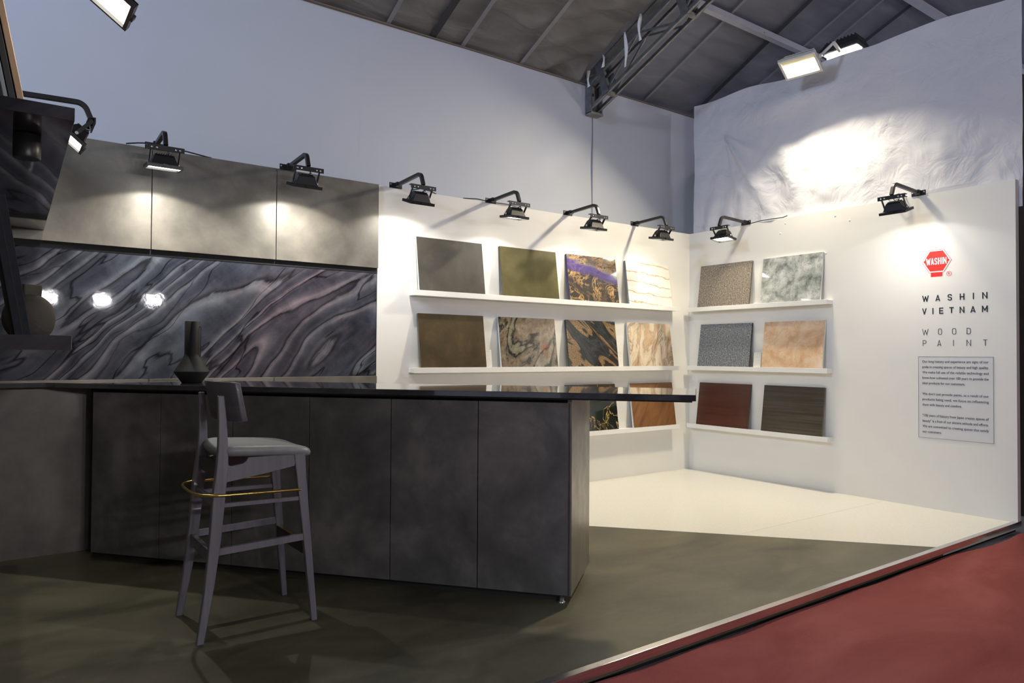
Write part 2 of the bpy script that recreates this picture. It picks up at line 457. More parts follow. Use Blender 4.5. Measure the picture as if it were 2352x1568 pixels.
# booths across the aisle, behind the camera, mirrored in the polished surfaces
wop = structure(MB().box((-13, -7.5, -.066), (6, -7.4, 2.55)).build('wall_opposite', plain('grey_booth_wall', (.16, .16, .17), .6)))
for k, (x0, w) in enumerate(((-11.5, .5), (-10.2, .9), (-8.6, .4), (-7.7, .25), (-7.2, .35), (-6.5, .5), (-4.2, .4), (-3.4, .8), (-1.2, .5), (.4, 1.2))):
    MB().box((x0, -7.4, 0), (x0+w, -7.36, 2.3)).build('panel', white, wop)
led_far = emis('far_led_lens', (1.0, .96, .92), 14)
for xo, zo in ((-4.93, 1.86), (-4.26, 1.86), (-3.58, 1.89)):
    MB().box((xo-.11, -7.30, zo-.08), (xo+.11, -7.22, zo+.08)).build('lamp_housing', black_metal, wop)
    MB().box((xo-.09, -7.22, zo-.06), (xo+.09, -7.215, zo+.06)).build('lamp_lens', led_far, wop)
    MB().box((xo-.01, -7.40, zo-.01), (xo+.01, -7.30, zo+.01)).build('lamp_arm', black_metal, wop)
    area_light('booth_lamp', (xo, -7.205, zo), (xo+.3, 0, 1.2), .17, .11, 18, (.97, .95, .98), wop)
# neighbour's dark partition seen past the end of the right wall
structure(MB().box((.62, -5.5, -.066), (.68, .2, 3.2)).build('wall_neighbour', plain('dark_brown_partition', (.055, .042, .040), .6)))

# ------------------------------------------------------------------ white cloth above the right wall
def cloth_pt(u, v):
    y = .0 - 2.785*u
    top = 3.575 - .030*math.sin(pi*u)*.3 - .012*math.sin(u*21) - .02*math.exp(-((u-.36)/.10)**2) - .05*max(0, u-.9)
    z = 2.12 + (top-2.12)*v
    x = .068
    # pinch: folds fanning down from a nail left of the lamp
    py, pz = -.36, 3.20
    dy, dz = -(y-py), z-pz
    r = math.hypot(dy, dz)+1e-4; th = math.atan2(dz, dy)
    if dy > -.1:
        fold = math.exp(-((th+1.02)/.10)**2)+.6*math.exp(-((th+.62)/.12)**2)+.4*math.exp(-((th+1.30)/.07)**2)
        x -= .034*fold*math.exp(-r/.75)*min(1, r/.05)
    # swag of slack cloth under the floodlight
    s1 = math.exp(-((y+1.15)/.42)**2)
    x -= .050*s1*math.exp(-((z-3.33)/.11)**2)
    x += .030*s1*math.exp(-((z-3.12)/.14)**2)
    x -= .030*math.exp(-((y+.82+.38*(3.3-z))/.10)**2)*math.exp(-((z-2.85)/.4)**2)
    x -= .022*math.exp(-((y+1.30-.25*(3.2-z))/.12)**2)*math.exp(-((z-2.75)/.4)**2)
    # long soft drape towards the right end
    x -= .030*math.exp(-((y+2.15-.30*(z-3.0))/.22)**2)
    x += .016*noise.noise(Vector((y*2.0, z*2.2, 1)))
    x += .011*noise.noise(Vector((y*4.5+z*2, z*5-y*2, 4)))+.0035*noise.noise(Vector((y*11, z*12, 6)))
    # pleats near the lower left
    x -= .012*math.sin((y*1.0+.25*(z-2.3))*30)*math.exp(-((y+.22)/.22)**2)*math.exp(-((z-2.4)/.35)**2)
    return (min(x, .10) if x > .056 or z > H+.02 else max(x, .056), y, z)
cl = MB().grid(cloth_pt, 240, 120).build('backdrop_cloth', cloth_m)
tag(cl, 'creased white cloth stretched above the right wall', 'cloth')

# ------------------------------------------------------------------ roof truss
tr_ = empty('roof_truss', (-1.08, .25, 3.32))
def tp(x, y, z): return (x+1.08, y-.25, z-3.32)
def chord_z(y, z0): return z0+KR*(.25-y)*.97
YF = -3.2
for xx in (-1.135, -1.035):
    for z0, w in ((3.335, .032), (3.575, .030)):
        MB().bar(tp(xx, .245, chord_z(.245, z0)), tp(xx, YF, chord_z(YF, z0)), .022, w).build('chord', steel, tr_)
        MB().bar(tp(xx-.006, .245, chord_z(.245, z0)-w/2), tp(xx-.006, YF, chord_z(YF, z0)-w/2), .014, .005).build('chord_lip', steel_lt, tr_)
MB().bar(tp(-1.13, .45, chord_z(.45, 3.69)), tp(-1.13, YF, chord_z(YF, 3.69)), .05, .05).build('rafter', steel, tr_)
MB().bar(tp(-1.02, .45, chord_z(.45, 3.70)), tp(-1.02, YF, chord_z(YF, 3.70)), .04, .04).build('rafter', steel, tr_)
# lattice between lower and upper chords
for xx in (-1.135, -1.035):
    y = .02; k = 0
    while y > -3.0:
        y2 = y-.42
        a = (3.335 if k % 2 == 0 else 3.575); b = (3.575 if k % 2 == 0 else 3.335)
        MB().bar(tp(xx, y, chord_z(y, a)), tp(xx, y2, chord_z(y2, b)), .012, .016).build('lattice_bar', steel, tr_)
        y = y2; k += 1
# cross ties and slanted cheek plates
for y, hh in ((-.02, 1), (-.92, 1), (-1.8, 0), (-2.6, 0)):
    MB().box(tp(-1.148, y-.018, chord_z(y, 3.335)-.02), tp(-1.022, y+.018, chord_z(y, 3.335)+.012)).build('cross_tie', steel_lt, tr_)
    if hh:
        for xx in (-1.152, -1.018):
            MB().bar(tp(xx, y, chord_z(y, 3.335)-.01), tp(xx, y+.13, chord_z(y+.13, 3.335)+.40), .008, .075, (0, 1, 0)).build('cheek_plate', steel, tr_)
# end shoe bolted to the wall joint
for xx in (-1.15, -1.02):
    MB().box(tp(xx-.006, .165, 3.315), tp(xx+.006, .243, 3.615)).build('shoe_plate', steel, tr_)
MB().box(tp(-1.156, .16, 3.302), tp(-1.014, .246, 3.322)).build('shoe_base', steel_lt, tr_)
MB().box(tp(-1.15, .232, 3.322), tp(-1.02, .246, 3.60)).build('shoe_back', steel_lt, tr_)
for zz in (3.40, 3.50): MB().lathe([(.014, 0), (.014, .012), (0, .012)], n=8).xf(Matrix.Translation(tp(-1.085, .232, zz)) @ Matrix.Rotation(pi/2, 4, 'X')).build('bolt', black_metal, tr_)
tag(tr_, 'galvanised steel lattice roof truss rising from the tent wall', 'truss')
def ragtie(x, y, zt, L, label, sway):
    m = MB(); n = 10
    L_ = []; R_ = []
    for i in range(n+1):
        t = i/n; w = .012*(1+.35*math.sin(t*9+x*7+y*30)); dx = sway*math.sin(t*4+y*9); dy = .010*math.sin(t*6+y*20)
        tw = -.6+.5*math.sin(t*3+y*11)
        L_.append((x+dx-w*math.cos(tw), y+dy-w*math.sin(tw), zt-L*t-.012*(i == n))); R_.append((x+dx+w*math.cos(tw), y+dy+w*math.sin(tw), zt-L*t))
    m.add(L_+R_, [(i, i+1, n+2+i, n+1+i) for i in range(n)], True)
    m.add([(x-.02, y-.012, zt), (x+.02, y-.012, zt+.008), (x+.02, y+.012, zt+.008), (x-.02, y+.012, zt), (x-.015, y-.01, zt+.03), (x+.015, y-.01, zt+.03), (x+.015, y+.01, zt+.03), (x-.015, y+.01, zt+.03)],
          [(0,1,2,3),(4,5,6,7),(0,1,5,4),(1,2,6,5),(2,3,7,6),(3,0,4,7)])
    o = m.build('cloth_tie', rag); s_ = o.modifiers.new('t', 'SOLIDIFY'); s_.thickness = .003
    tag(o, label, 'cloth strip', 'rag ties on the truss')
ragtie(-1.165, .19, chord_z(.19, 3.60)+.17, .24, 'white rag strip hanging at the wall end of the truss', .004)
ragtie(-1.165, .0, chord_z(.0, 3.60)+.19, .22, 'white rag strip beside the first slanted truss plate', .006)
ragtie(-1.160, -.27, chord_z(-.27, 3.60)+.18, .40, 'longest white rag strip hanging in the middle of the truss', .004)
ragtie(-1.165, -.45, chord_z(-.45, 3.60)+.17, .30, 'white rag strip hanging highest on the truss', .006)

# ------------------------------------------------------------------ arm floodlights
lens_m = emis('lit_led_lens', (1.0, .95, .84), 14)
glass_rim = plain('smoked_lens_rim', (.10, .10, .09), .2)
cable_m = plain('grey_cable', (.22, .22, .22), .5)
def floodlight(loc, rz, tilt, label, power=None, col=(1, .93, .80), yoke=0, dz=0, cone=138, arm=.37):
    r = empty('floodlight', loc, rz)
    k = arm/.37
    pl_ = MB().box((-.055, -.004, -.004), (.045, .0, .034)).build('mounting_plate', black_metal, r)
    for bx in (-.045, .035): MB().lathe([(.005, 0), (.005, .004), (0, .004)], n=8).xf(Matrix.Translation((bx, -.004, .02)) @ Matrix.Rotation(pi/2, 4, 'X')).build('screw', bolt_m, pl_)
    MB().bar((0, -.003, .016), (0, -.05, .019), .034, .030).build('arm_socket', black_metal, r)
    pts = [(0, -.01, .016), (0, -.20*k, .024), (0, -.335*k, .029)]
    c = (-.335*k, -.019)
    for i in range(1, 7):
        a = i/6*math.radians(68); pts.append((0, c[0]-.048*math.sin(a), c[1]+.048*math.cos(a)))
    yb = c[0]-.048*math.sin(math.radians(68)); zb = c[1]+.048*math.cos(math.radians(68))
    pts.append((0, yb-.022, zb-.055))
    ay_, az_ = yb-.024, zb-.064
    bevel(MB().tube(pts, .0115, sq=True).build('arm', black_metal, r), .002)
    cbar = MB().prism([(-.006, .006), (.026, .006), (.026, .001), (0, .001), (0, -.022), (-.006, -.022)], -.095, .095, lambda a, b, c_: (c_, ay_+a, az_+b)).build('cross_bar', black_metal, r)
    for bx in (-.07, -.045, .05, .072):
        MB().lathe([(.005, 0), (.005, .003), (0, .003)], n=8).xf(Matrix.Translation((bx, ay_-.006, az_-.010)) @ Matrix.Rotation(pi/2, 4, 'X')).build('bolt', bolt_m, cbar)
    hy, hz = ay_+.062+yoke, az_-.078+dz
    for sx in (-.074, .074):
        ya_ = MB().bar((sx, ay_+.004, az_-.004), (sx, hy, hz), .004, .018, (0, 1, 0)).build('yoke_arm', black_metal, r)
        MB().lathe([(.008, -.004), (.008, .004), (0, .004)], n=10).xf(Matrix.Translation((sx*1.04, hy, hz)) @ Matrix.Rotation(pi/2, 4, 'Y')).build('pivot_bolt', bolt_m, ya_)
    T = Matrix.Translation((0, hy, hz)) @ Matrix.Rotation(tilt, 4, 'X')
    # housing: flared back, finned, with an open-fronted bezel
    h = MB()
    def ringz(w, d, z): return [(-w, -d, z), (w, -d, z), (w, d, z), (-w, d, z)]
    prof = [(.046, .028, .046), (.052, .034, .038), (.064, .044, .006), (.070, .050, -.012)]
    vs = [p for a, b, z in prof for p in ringz(a, b, z)]
    fs = [(0, 1, 2, 3)]
    for i in range(3):
        for j in range(4): fs.append((i*4+j, i*4+(j+1) % 4, i*4+4+(j+1) % 4, i*4+4+j))
    fs.append((15, 14, 13, 12))
    h.add(vs, fs)
    h.xf(T); hs = bevel(h.build('housing', black_metal, r), .003)
    for i in range(7):
        x = -.036+i*.012
        MB().box((x-.002, -.030, .040), (x+.002, .030, .053)).xf(T).build('fin', black_metal, hs)
    bz = MB(); W_, D_ = .092, .064
    for a, b in (((-W_, -D_, -.030), (W_, -D_+.011, -.012)), ((-W_, D_-.011, -.030), (W_, D_, -.012)), ((-W_, -D_+.011, -.030), (-W_+.011, D_-.011, -.012)), ((W_-.011, -D_+.011, -.030), (W_, D_-.011, -.012))): bz.box(a, b)
    bz.box((-W_, -D_, -.0145), (W_, D_, -.0115))
    bz.box((-.012, -D_-.006, -.026), (.012, -D_, -.010)); bz.box((-.012, D_, -.026), (.012, D_+.006, -.010))
    bzo = bz.xf(T).build('bezel', black_metal, r)
    MB().box((-W_+.011, -D_+.011, -.0195), (W_-.011, D_-.011, -.015)).xf(T).build('lens', lens_m, bzo)
    cb = [(.004, ay_+.008, az_-.004), (.018, ay_+.006, az_-.03), (.032, hy-.016, hz+.062), (.022, hy-.01, hz+.052), (0.0, hy, hz+.044)]
    MB().tube(cb, .0042, 6).build('cable', cable_m, r)
    d = bpy.data.lights.new('lamp_beam', 'SPOT'); d.energy = power if power else SPOT_W; d.color = col
    d.spot_size = math.radians(cone); d.spot_blend = .14; d.shadow_soft_size = .012
    d.use_nodes = True; lt = d.node_tree; em_n = lt.nodes['Emission']      # LED board: intensity falls off with the cosine
    zc = nd(lt, 'ShaderNodeSeparateXYZ', {0: nd(lt, 'ShaderNodeTexCoord').outputs['Normal']}).outputs[2]
    lt.links.new(math_n(lt, 'POWER', math_n(lt, 'ABSOLUTE', zc, 0), 2.0), em_n.inputs['Strength'])
    lo = bpy.data.objects.new('lamp_beam', d); COL.objects.link(lo); lo.parent = r
    lo.matrix_local = T @ Matrix.Translation((0, 0, -.036))
    tag(r, label, 'floodlight', 'arm floodlights on top of the booth walls')
    return r
R_ = math.radians
cool = (1, .95, .86); warm = (1, .88, .62)
floodlight((-4.770, -.02, H), R_(0), R_(5), 'arm floodlight above the seam of the two leftmost bronze panels', col=cool, arm=.28, power=44)
floodlight((-3.985, -.02, H), R_(0), R_(16), 'arm floodlight over the right seam of the bronze wall panels', col=cool, arm=.34, power=44)
floodlight((-3.194, 0, H), R_(0), R_(18), 'arm floodlight at the left end of the white back wall', col=cool, power=19)
floodlight((-2.366, 0, H), R_(0), R_(6), 'arm floodlight on the back wall above the olive sample board', col=cool, arm=.34)
floodlight((-1.568, 0, H), R_(0), R_(8), 'arm floodlight on the back wall above the purple and gold board', col=warm, arm=.35)
floodlight((-.762, 0, H), R_(0), R_(8), 'arm floodlight on the back wall next to the corner', col=warm, arm=.35, power=9)
floodlight((0, -.658, H), R_(-90), R_(-8), 'arm floodlight on the right wall nearest the corner', col=warm, arm=.36)
floodlight((0, -2.153, H), R_(-90), R_(18), 'arm floodlight on the right wall above the red emblem', col=cool, arm=.39)
floodlight((-5.590, -.56, H), R_(90), R_(40), 'lit arm floodlight peeking out behind the dark upper shelf', col=cool, arm=.42, yoke=.01)
floodlight((-5.617, -2.24, H), R_(90), R_(36), 'lit arm floodlight cut by the top edge of the photo', col=cool, arm=.42, yoke=.01)

# thin loose cables on top of the walls
def cable(pts, label, r=.004):
    o = MB().tube(pts, r, 6).build('cable', black_metal); tag(o, label, 'cable')
cable([(-4.92, .0, H+.010), (-4.86, -.01, H+.022), (-4.80, -.015, H+.030), (-4.70, -.005, H+.020), (-4.60, .0, H+.020), (-4.45, .01, H+.006)], 'thin black cable lying on the bronze panels by the leftmost floodlight')
cable([(-3.06, .01, H+.006), (-3.0, -.01, H+.02), (-2.93, -.02, H+.012), (-2.86, .01, H+.005)], 'short black cable on the left end of the white back wall')
cable([(-2.62, .01, H+.004), (-2.50, -.005, H+.012), (-2.36, -.008, H+.004), (-2.22, -.01, H+.006), (-2.1, .01, H+.004)], 'black cable on the back wall above the olive board')
cable([(.01, -.70, H+.006), (.0, -.80, H+.012), (-.004, -.92, H+.010), (.01, -1.02, H+.010), (.012, -1.06, H+.02)], 'black cable behind the right wall floodlight nearest the corner')
cable([(.01, -2.06, H+.006), (-.03, -2.02, H+.03), (-.05, -1.97, H+.02), (.0, -1.93, H+.004)], 'black cable looped at the floodlight above the emblem')

# ------------------------------------------------------------------ big floodlights at the cloth
def big_flood(name_label, loc, aim, w, h, d, body_m, lit_col, power, bracket):
    r = empty('hall_floodlight', loc)
    q = Vector(aim).to_track_quat('-Z', 'X').to_matrix().to_4x4()   # -Z faces the aim
    def b_(m): return m.xf(q)
    body = MB()
    vs = []
    for a, b, z in ((w*.40, h*.36, d), (w*.47, h*.46, d*.35), (w*.5, h*.5, 0)):
        vs += [(-b, -a, z), (b, -a, z), (b, a, z), (-b, a, z)]
    fs = [(0, 1, 2, 3), (11, 10, 9, 8)]
    for i in range(2):
        for j in range(4): fs.append((i*4+j, i*4+(j+1) % 4, i*4+4+(j+1) % 4, i*4+4+j))
    body.add(vs, fs); hs = bevel(b_(body).build('housing', body_m, r), .004)
    for i in range(9):
        y = -w*.36+i*w*.09
        b_(MB().box((-h*.34, y-.004, d*.9), (h*.34, y+.004, d*1.25))).build('fin', body_m, hs)
    bz = MB()
    t = .020
    for a, b in (((-h/2, -w/2, -.022), (h/2, -w/2+t, .002)), ((-h/2, w/2-t, -.022), (h/2, w/2, .002)), ((-h/2, -w/2+t, -.022), (-h/2+t, w/2-t, .002)), ((h/2-t, -w/2+t, -.022), (h/2, w/2-t, .002))): bz.box(a, b)
    bevel(b_(bz).build('bezel', body_m, r), .002)
    rf = b_(MB().box((-h/2+t, -w/2+t, -.006), (h/2-t, w/2-t, -.002))).build('reflector', plain('cream_reflector', (.62, .60, .42), .35), r)
    b_(MB().box((-h/2+t+.002, -w/2+t+.004, -.010), (h/2-t-h*.22, w/2-t-.004, -.006))).build('led_array', emis('led_array_'+str(power), lit_col, 18), rf)
    bracket(r)
    if power:
        L = bpy.data.lights.new('flood_beam', 'AREA'); L.shape = 'RECTANGLE'; L.size = h*.55; L.size_y = w*.75; L.energy = power; L.color = lit_col; L.spread = math.radians(144)
        lo = bpy.data.objects.new('flood_beam', L); COL.objects.link(lo); lo.parent = r
        lo.matrix_local = q @ Matrix.Translation((0, 0, -.03))
    tag(r, name_label, 'floodlight')
cream = plain('cream_white_casting', (.62, .61, .57), .45)
def br1(r):
    MB().bar((.03, -.15, .03), (.16, -.19, .16), .02, .02).build('bracket_arm', cream, r)
    MB().bar((.16, -.19, .16), (.38, -.12, .17), .02, .02).build('bracket_arm', cream, r)
    MB().lathe([(.016, -.01), (.016, .01), (0, .01)], n=10).xf(Matrix.Translation((.02, -.158, .03)) @ Matrix.Rotation(pi/2, 4, 'X')).build('knob', cream, r)
big_flood('white floodlight with a warm lit face clamped at the cloth top', (-.28, -1.37, 3.455), (-.50, -.08, -.86), .30, .20, .06, cream, (1, .88, .64), FLOOD_W, br1)
def br2(r):
    MB().box((-.012, .135, -.11), (.012, .150, .0)).build('bracket_arm', cream, r)
    MB().bar((0, -.16, -.16), (0, -.155, .02), .008, .008).build('bracket_arm', steel, r)
big_flood('black ribbed floodlight glowing just behind the cloth top', (.22, -1.46, 3.67), (-.12, .0, -1), .34, .20, .07, plain('black_ribbed_casting', (.02, .022, .022), .45), (.9, .97, 1), 6, br2)

# ------------------------------------------------------------------ white ledges
def ledge(x0, x1, z, wall, label):
    r = empty('wall_ledge', (0, 0, 0))
    def fn(a, b, c): return (c, -a, b) if wall == 'b' else (-a, c, b)
    bevel(MB().prism([(.001, z), (.090, z), (.090, z-.034), (.001, z-.034)], x0, x1, fn).build('board', shelf_white, r), .0015)
    bevel(MB().prism([(.084, z+.004), (.092, z+.004), (.092, z-.036), (.084, z-.036)], x0-.002, x1+.002, fn).build('front_lip', shelf_white, r), .0012)
    tag(r, label, 'shelf', 'white sample ledges')
for z, n in ((1.560, 'top'), (1.000, 'middle'), (.446, 'bottom')):
    ledge(-3.082, -.252, z, 'b', 'long white %s ledge on the back wall' % n)
    ledge(-1.478, -.047, z, 'r', 'short white %s ledge on the right wall' % n)

# ------------------------------------------------------------------ sample finishes
def fin_patina(name, a, b, c, rough=.52, sc=3): return patina(name, a, b, c, rough, .0, sc, .22)
def fin_fluid():
    m, nt, b = new_mat('purple_gold_fluid_finish')
    tc = nd(nt, 'ShaderNodeTexCoord').outputs['Object']
    n1 = noise_t(nt, stretched(nt, -.25, 3, 9), 1.0, 9, .68, 1.1)
    n2 = noise_t(nt, tc, 6, 9, .66, 1.4)
    msk = ramp(nt, noise_t(nt, tc, 4.5, 4, .5, .5), [(.42, .15), (.58, 1.0)])
    sep = nd(nt, 'ShaderNodeSeparateXYZ', {0: tc}).outputs
    band = math_n(nt, 'ADD', math_n(nt, 'MULTIPLY', sep[2], 1.0), math_n(nt, 'MULTIPLY', math_n(nt, 'SUBTRACT', n1, .5), .22))
    band = math_n(nt, 'ADD', band, math_n(nt, 'MULTIPLY', sep[0], .22))
    base = ramp(nt, math_n(nt, 'MULTIPLY', band, 2.5), [(.0, (.02, .016, .012)), (.52, (.028, .02, .02)), (.58, (.045, .025, .14)), (.70, (.055, .03, .22)), (.76, (.14, .12, .13)), (.84, (.03, .02, .03)), (1.0, (.05, .035, .03))])
    g1 = math_n(nt, 'MULTIPLY', vein(nt, n2, .045, .5), .95); g2 = vein(nt, n1, .022, .52)
    low = ramp(nt, math_n(nt, 'MULTIPLY', band, 2.5), [(.5, 1.0), (.58, .12), (.74, .15), (.80, .8)])
    gold = math_n(nt, 'MULTIPLY', math_n(nt, 'MULTIPLY', math_n(nt, 'MAXIMUM', g1, g2), low), msk)
    setb(nt, b, mixc(nt, gold, base, (.58, .36, .13)), .14, 0, .5, .6)
    return m
def fin_onyx_white():
    m, nt, b = new_mat('white_onyx_gold_vein_finish')
    tc = nd(nt, 'ShaderNodeTexCoord').outputs['Object']
    n1 = noise_t(nt, stretched(nt, 0, 5, 14), 1.0, 6, .6, .3)
    sep = nd(nt, 'ShaderNodeSeparateXYZ', {0: tc}).outputs
    p = math_n(nt, 'ADD', math_n(nt, 'MULTIPLY', sep[2], 10.5), math_n(nt, 'MULTIPLY', n1, .9))
    p = math_n(nt, 'ADD', p, math_n(nt, 'MULTIPLY', sep[0], .9))
    fr = math_n(nt, 'FRACT', p)
    v = ramp(nt, fr, [(.36, 0.0), (.47, .40), (.50, 1.0), (.535, .9), (.56, .15), (.66, 0.0)])
    soft = ramp(nt, noise_t(nt, stretched(nt, 0, 2, 9), 1, 4), [(.4, (.78, .77, .74)), (.65, (.72, .69, .63))])
    setb(nt, b, mixc(nt, math_n(nt, 'MULTIPLY', v, .9), soft, (.42, .25, .09)), .12, 0, .5, .5)
    return m
def fin_gold_stone():
    m, nt, b = new_mat('gold_grey_flowing_stone_finish')
    tc = nd(nt, 'ShaderNodeTexCoord').outputs['Object']
    n1 = noise_t(nt, stretched(nt, .95, 1.5, 4.2), 1.0, 5, .55, .9)
    n2 = noise_t(nt, tc, 22, 8, .75, .8)
    base = ramp(nt, n1, [(.28, (.02, .014, .009)), (.38, (.13, .08, .035)), (.46, (.22, .16, .095)), (.50, (.07, .06, .04)), (.55, (.14, .145, .085)), (.62, (.30, .26, .20)), (.68, (.06, .03, .015)), (.76, (.18, .10, .05))])
    base = mixc(nt, .40, base, ramp(nt, n2, [(.35, (.02, .016, .012)), (.65, (.42, .36, .29))]))
    setb(nt, b, mixc(nt, math_n(nt, 'MULTIPLY', vein(nt, n1, .030, .52), .9), base, (.015, .013, .011)), .06, 0, .5, 1.0)
    return m
def fin_black_bronze():
    m, nt, b = new_mat('black_bronze_glitter_finish')
    tc = nd(nt, 'ShaderNodeTexCoord').outputs['Object']
    n1 = noise_t(nt, stretched(nt, -.72, 2.2, 8.5), 1.0, 3, .5, .9)
    gl = noise_t(nt, tc, 130, 6, .8)
    base = ramp(nt, n1, [(.36, (.008, .008, .009)), (.42, (.045, .05, .055)), (.47, (.012, .011, .011)), (.51, (.012, .01, .009)), (.54, (.34, .20, .08)), (.62, (.40, .25, .11)), (.66, (.02, .015, .012)), (.74, (.09, .095, .10))])
    sp = ramp(nt, gl, [(.48, 0.25), (.56, 1.0)])
    setb(nt, b, mixc(nt, sp, (.008, .008, .008), base), .12, 0, .5, .7)
    return m
def fin_beige_marble():
    m, nt, b = new_mat('beige_marble_finish')
    n1 = noise_t(nt, stretched(nt, 1.25, 2.2, 7.5), 1.0, 7, .62, .9)
    n2 = noise_t(nt, stretched(nt, 1.1, 1.6, 4, (4, 0, 2)), 1.0, 8, .6, 1.2)
    base = ramp(nt, n1, [(.28, (.28, .17, .10)), (.42, (.52, .37, .24)), (.52, (.66, .55, .42)), (.66, (.74, .68, .58))])
    d = math_n(nt, 'MAXIMUM', vein(nt, n2, .035, .47), math_n(nt, 'MULTIPLY', vein(nt, n1, .025, .46), .7))
    setb(nt, b, mixc(nt, math_n(nt, 'MULTIPLY', d, .6), base, (.17, .12, .085)), .14, 0, .5, .6)
    return m
def fin_black_gold_vein():
    m, nt, b = new_mat('black_marble_gold_vein_finish')
    n1 = noise_t(nt, stretched(nt, -.95, 2.4, 4.8, (2, 0, 1)), 1.0, 8, .6, .8)
    n2 = noise_t(nt, stretched(nt, -.75, 3, 9, (5, 0, 2)), 1.0, 7, .6, .6)
    base = ramp(nt, n2, [(.35, (.006, .008, .007)), (.6, (.018, .024, .019)), (.75, (.05, .06, .05))])
    v = math_n(nt, 'MAXIMUM', vein(nt, n1, .0075, .5), math_n(nt, 'MULTIPLY', vein(nt, n2, .005, .56), .5))
    setb(nt, b, mixc(nt, v, base, (.72, .48, .16)), .08, 0, .5, .8)
    return m
def fin_wood(name, ang, cols, al=1.2, ac=16, rough=.3, loc=(0, 0, 0)):
    m, nt, b = new_mat(name)
    n1 = noise_t(nt, stretched(nt, ang, al, ac, loc), 1.0, 7, .6, .5)
    n2 = noise_t(nt, stretched(nt, ang, al*3, ac*6, loc), 1.0, 4, .6)
    n = math_n(nt, 'ADD', math_n(nt, 'MULTIPLY', n1, .75), math_n(nt, 'MULTIPLY', n2, .25))
    setb(nt, b, ramp(nt, n, cols), rough, 0, .4, .25)
    return m
def fin_granite(name, cols, sc=75):
    m, nt, b = new_mat(name)
    tc = nd(nt, 'ShaderNodeTexCoord').outputs['Object']
    n = noise_t(nt, tc, sc, 4, .8)
    setb(nt, b, ramp(nt, n, cols), .55, 0, .4)
    bump(nt, b, n, .35, .004)
    return m
def fin_cloudy(name, cols, sc, rough, coat, veinc=None, dist=1.0, wd=.03, vk=.6):
    m, nt, b = new_mat(name)
    tc = nd(nt, 'ShaderNodeTexCoord').outputs['Object']
    n = noise_t(nt, tc, sc, 8, .58, dist)
    base = ramp(nt, n, cols)
    if veinc:
        n3 = noise_t(nt, tc, sc*1.3, 9, .62, .5)
        base = mixc(nt, math_n(nt, 'MULTIPLY', vein(nt, n3, wd, .5), vk), base, veinc)
    setb(nt, b, base, rough, 0, .5, coat)
    return m
edge_white = plain('white_board_edge', (.62, .64, .64), .5)
edge_dark = plain('dark_board_edge', (.05, .048, .045), .5)
edge_purple = plain('indigo_board_edge', (.05, .04, .16), .4)
edge_bronze = plain('bronze_board_edge', (.12, .11, .09), .5)
edge_grey = plain('grey_board_edge', (.22, .25, .26), .5)
def sample(px, z, wall, face, edge, label, w=.572, lean=8.0, h=.400, flip=0):
    """px: coordinate of the centre along the wall; board leans back on its ledge"""
    if wall == 'b': r = empty('sample_board', (px, -.076, z+.0005), 0)
    else: r = empty('sample_board', (-.076, px, z+.0005), R_(-90))
    Tm = Matrix.Rotation(R_(-lean), 4, 'X')
    bevel(MB().box((-w/2, .0018, 0), (w/2, .020, h)).xf(Tm).build('core_board', edge, r), .001)
    o = MB().box((-w/2, 0, 0), (w/2, .0017, h)).build('face_sheet', face, r)
    o.matrix_local = Tm
    tag(r, label, 'sample board')
    return r
Z1, Z2, Z3 = 1.564, 1.004, .450
sample(-2.752, Z1, 'b', fin_patina('taupe_satin_finish', (.050, .046, .038), (.070, .064, .053), (.096, .088, .073)), edge_white, 'plain taupe sample board at the left end of the top ledge')
sample(-2.010, Z1, 'b', fin_patina('olive_satin_finish', (.062, .054, .016), (.090, .078, .025), (.122, .105, .040)), edge_bronze, 'plain olive green sample board on the top ledge')
sample(-1.318, Z1, 'b', fin_fluid(), edge_purple, 'sample board with purple and gold swirls on black')
sample(-.618, Z1, 'b', fin_onyx_white(), edge_grey, 'white sample board with thin golden horizontal veins')
sample(-2.735, Z2, 'b', fin_patina('dark_bronze_satin_finish', (.036, .024, .009), (.058, .039, .015), (.088, .060, .025)), edge_bronze, 'plain dark bronze brown sample board on the middle ledge')
sample(-2.020, Z2, 'b', fin_gold_stone(), edge_white, 'glossy sample board with flowing gold and grey stone')
sample(-1.322, Z2, 'b', fin_black_bronze(), edge_dark, 'black sample board with diagonal glittery bronze bands')
sample(-.598, Z2, 'b', fin_beige_marble(), edge_white, 'beige and cream marbled sample board on the middle ledge')
sample(-1.318, Z3, 'b', fin_black_gold_vein(), edge_dark, 'black sample board with jagged golden veins below the worktop')
sample(-.560, Z3, 'b', fin_wood('walnut_flame_finish', .95, [(.3, (.10, .042, .016)), (.5, (.215, .098, .038)), (.7, (.30, .15, .065))], 1.6, 9), edge_white, 'reddish brown wood grain sample board on the bottom ledge', w=.565)
sample(-.445, Z1, 'r', fin_granite('taupe_granite_finish', [(.32, (.055, .045, .036)), (.5, (.20, .17, .14)), (.68, (.42, .37, .31))]), edge_bronze, 'taupe speckled granite sample board on the right wall')
sample(-1.128, Z1, 'r', fin_cloudy('grey_marble_finish', [(.32, (.10, .115, .105)), (.45, (.30, .325, .31)), (.6, (.52, .54, .525)), (.72, (.66, .68, .66))], 9, .08, 1.0, (.07, .08, .075), .35, .018, .55), edge_white, 'glossy grey and white marble sample board on the right wall', w=.562)
sample(-.444, Z2, 'r', fin_granite('blue_grey_granite_finish', [(.32, (.035, .042, .050)), (.5, (.145, .16, .18)), (.68, (.38, .40, .43))]), edge_dark, 'blue grey speckled granite sample board on the right wall')
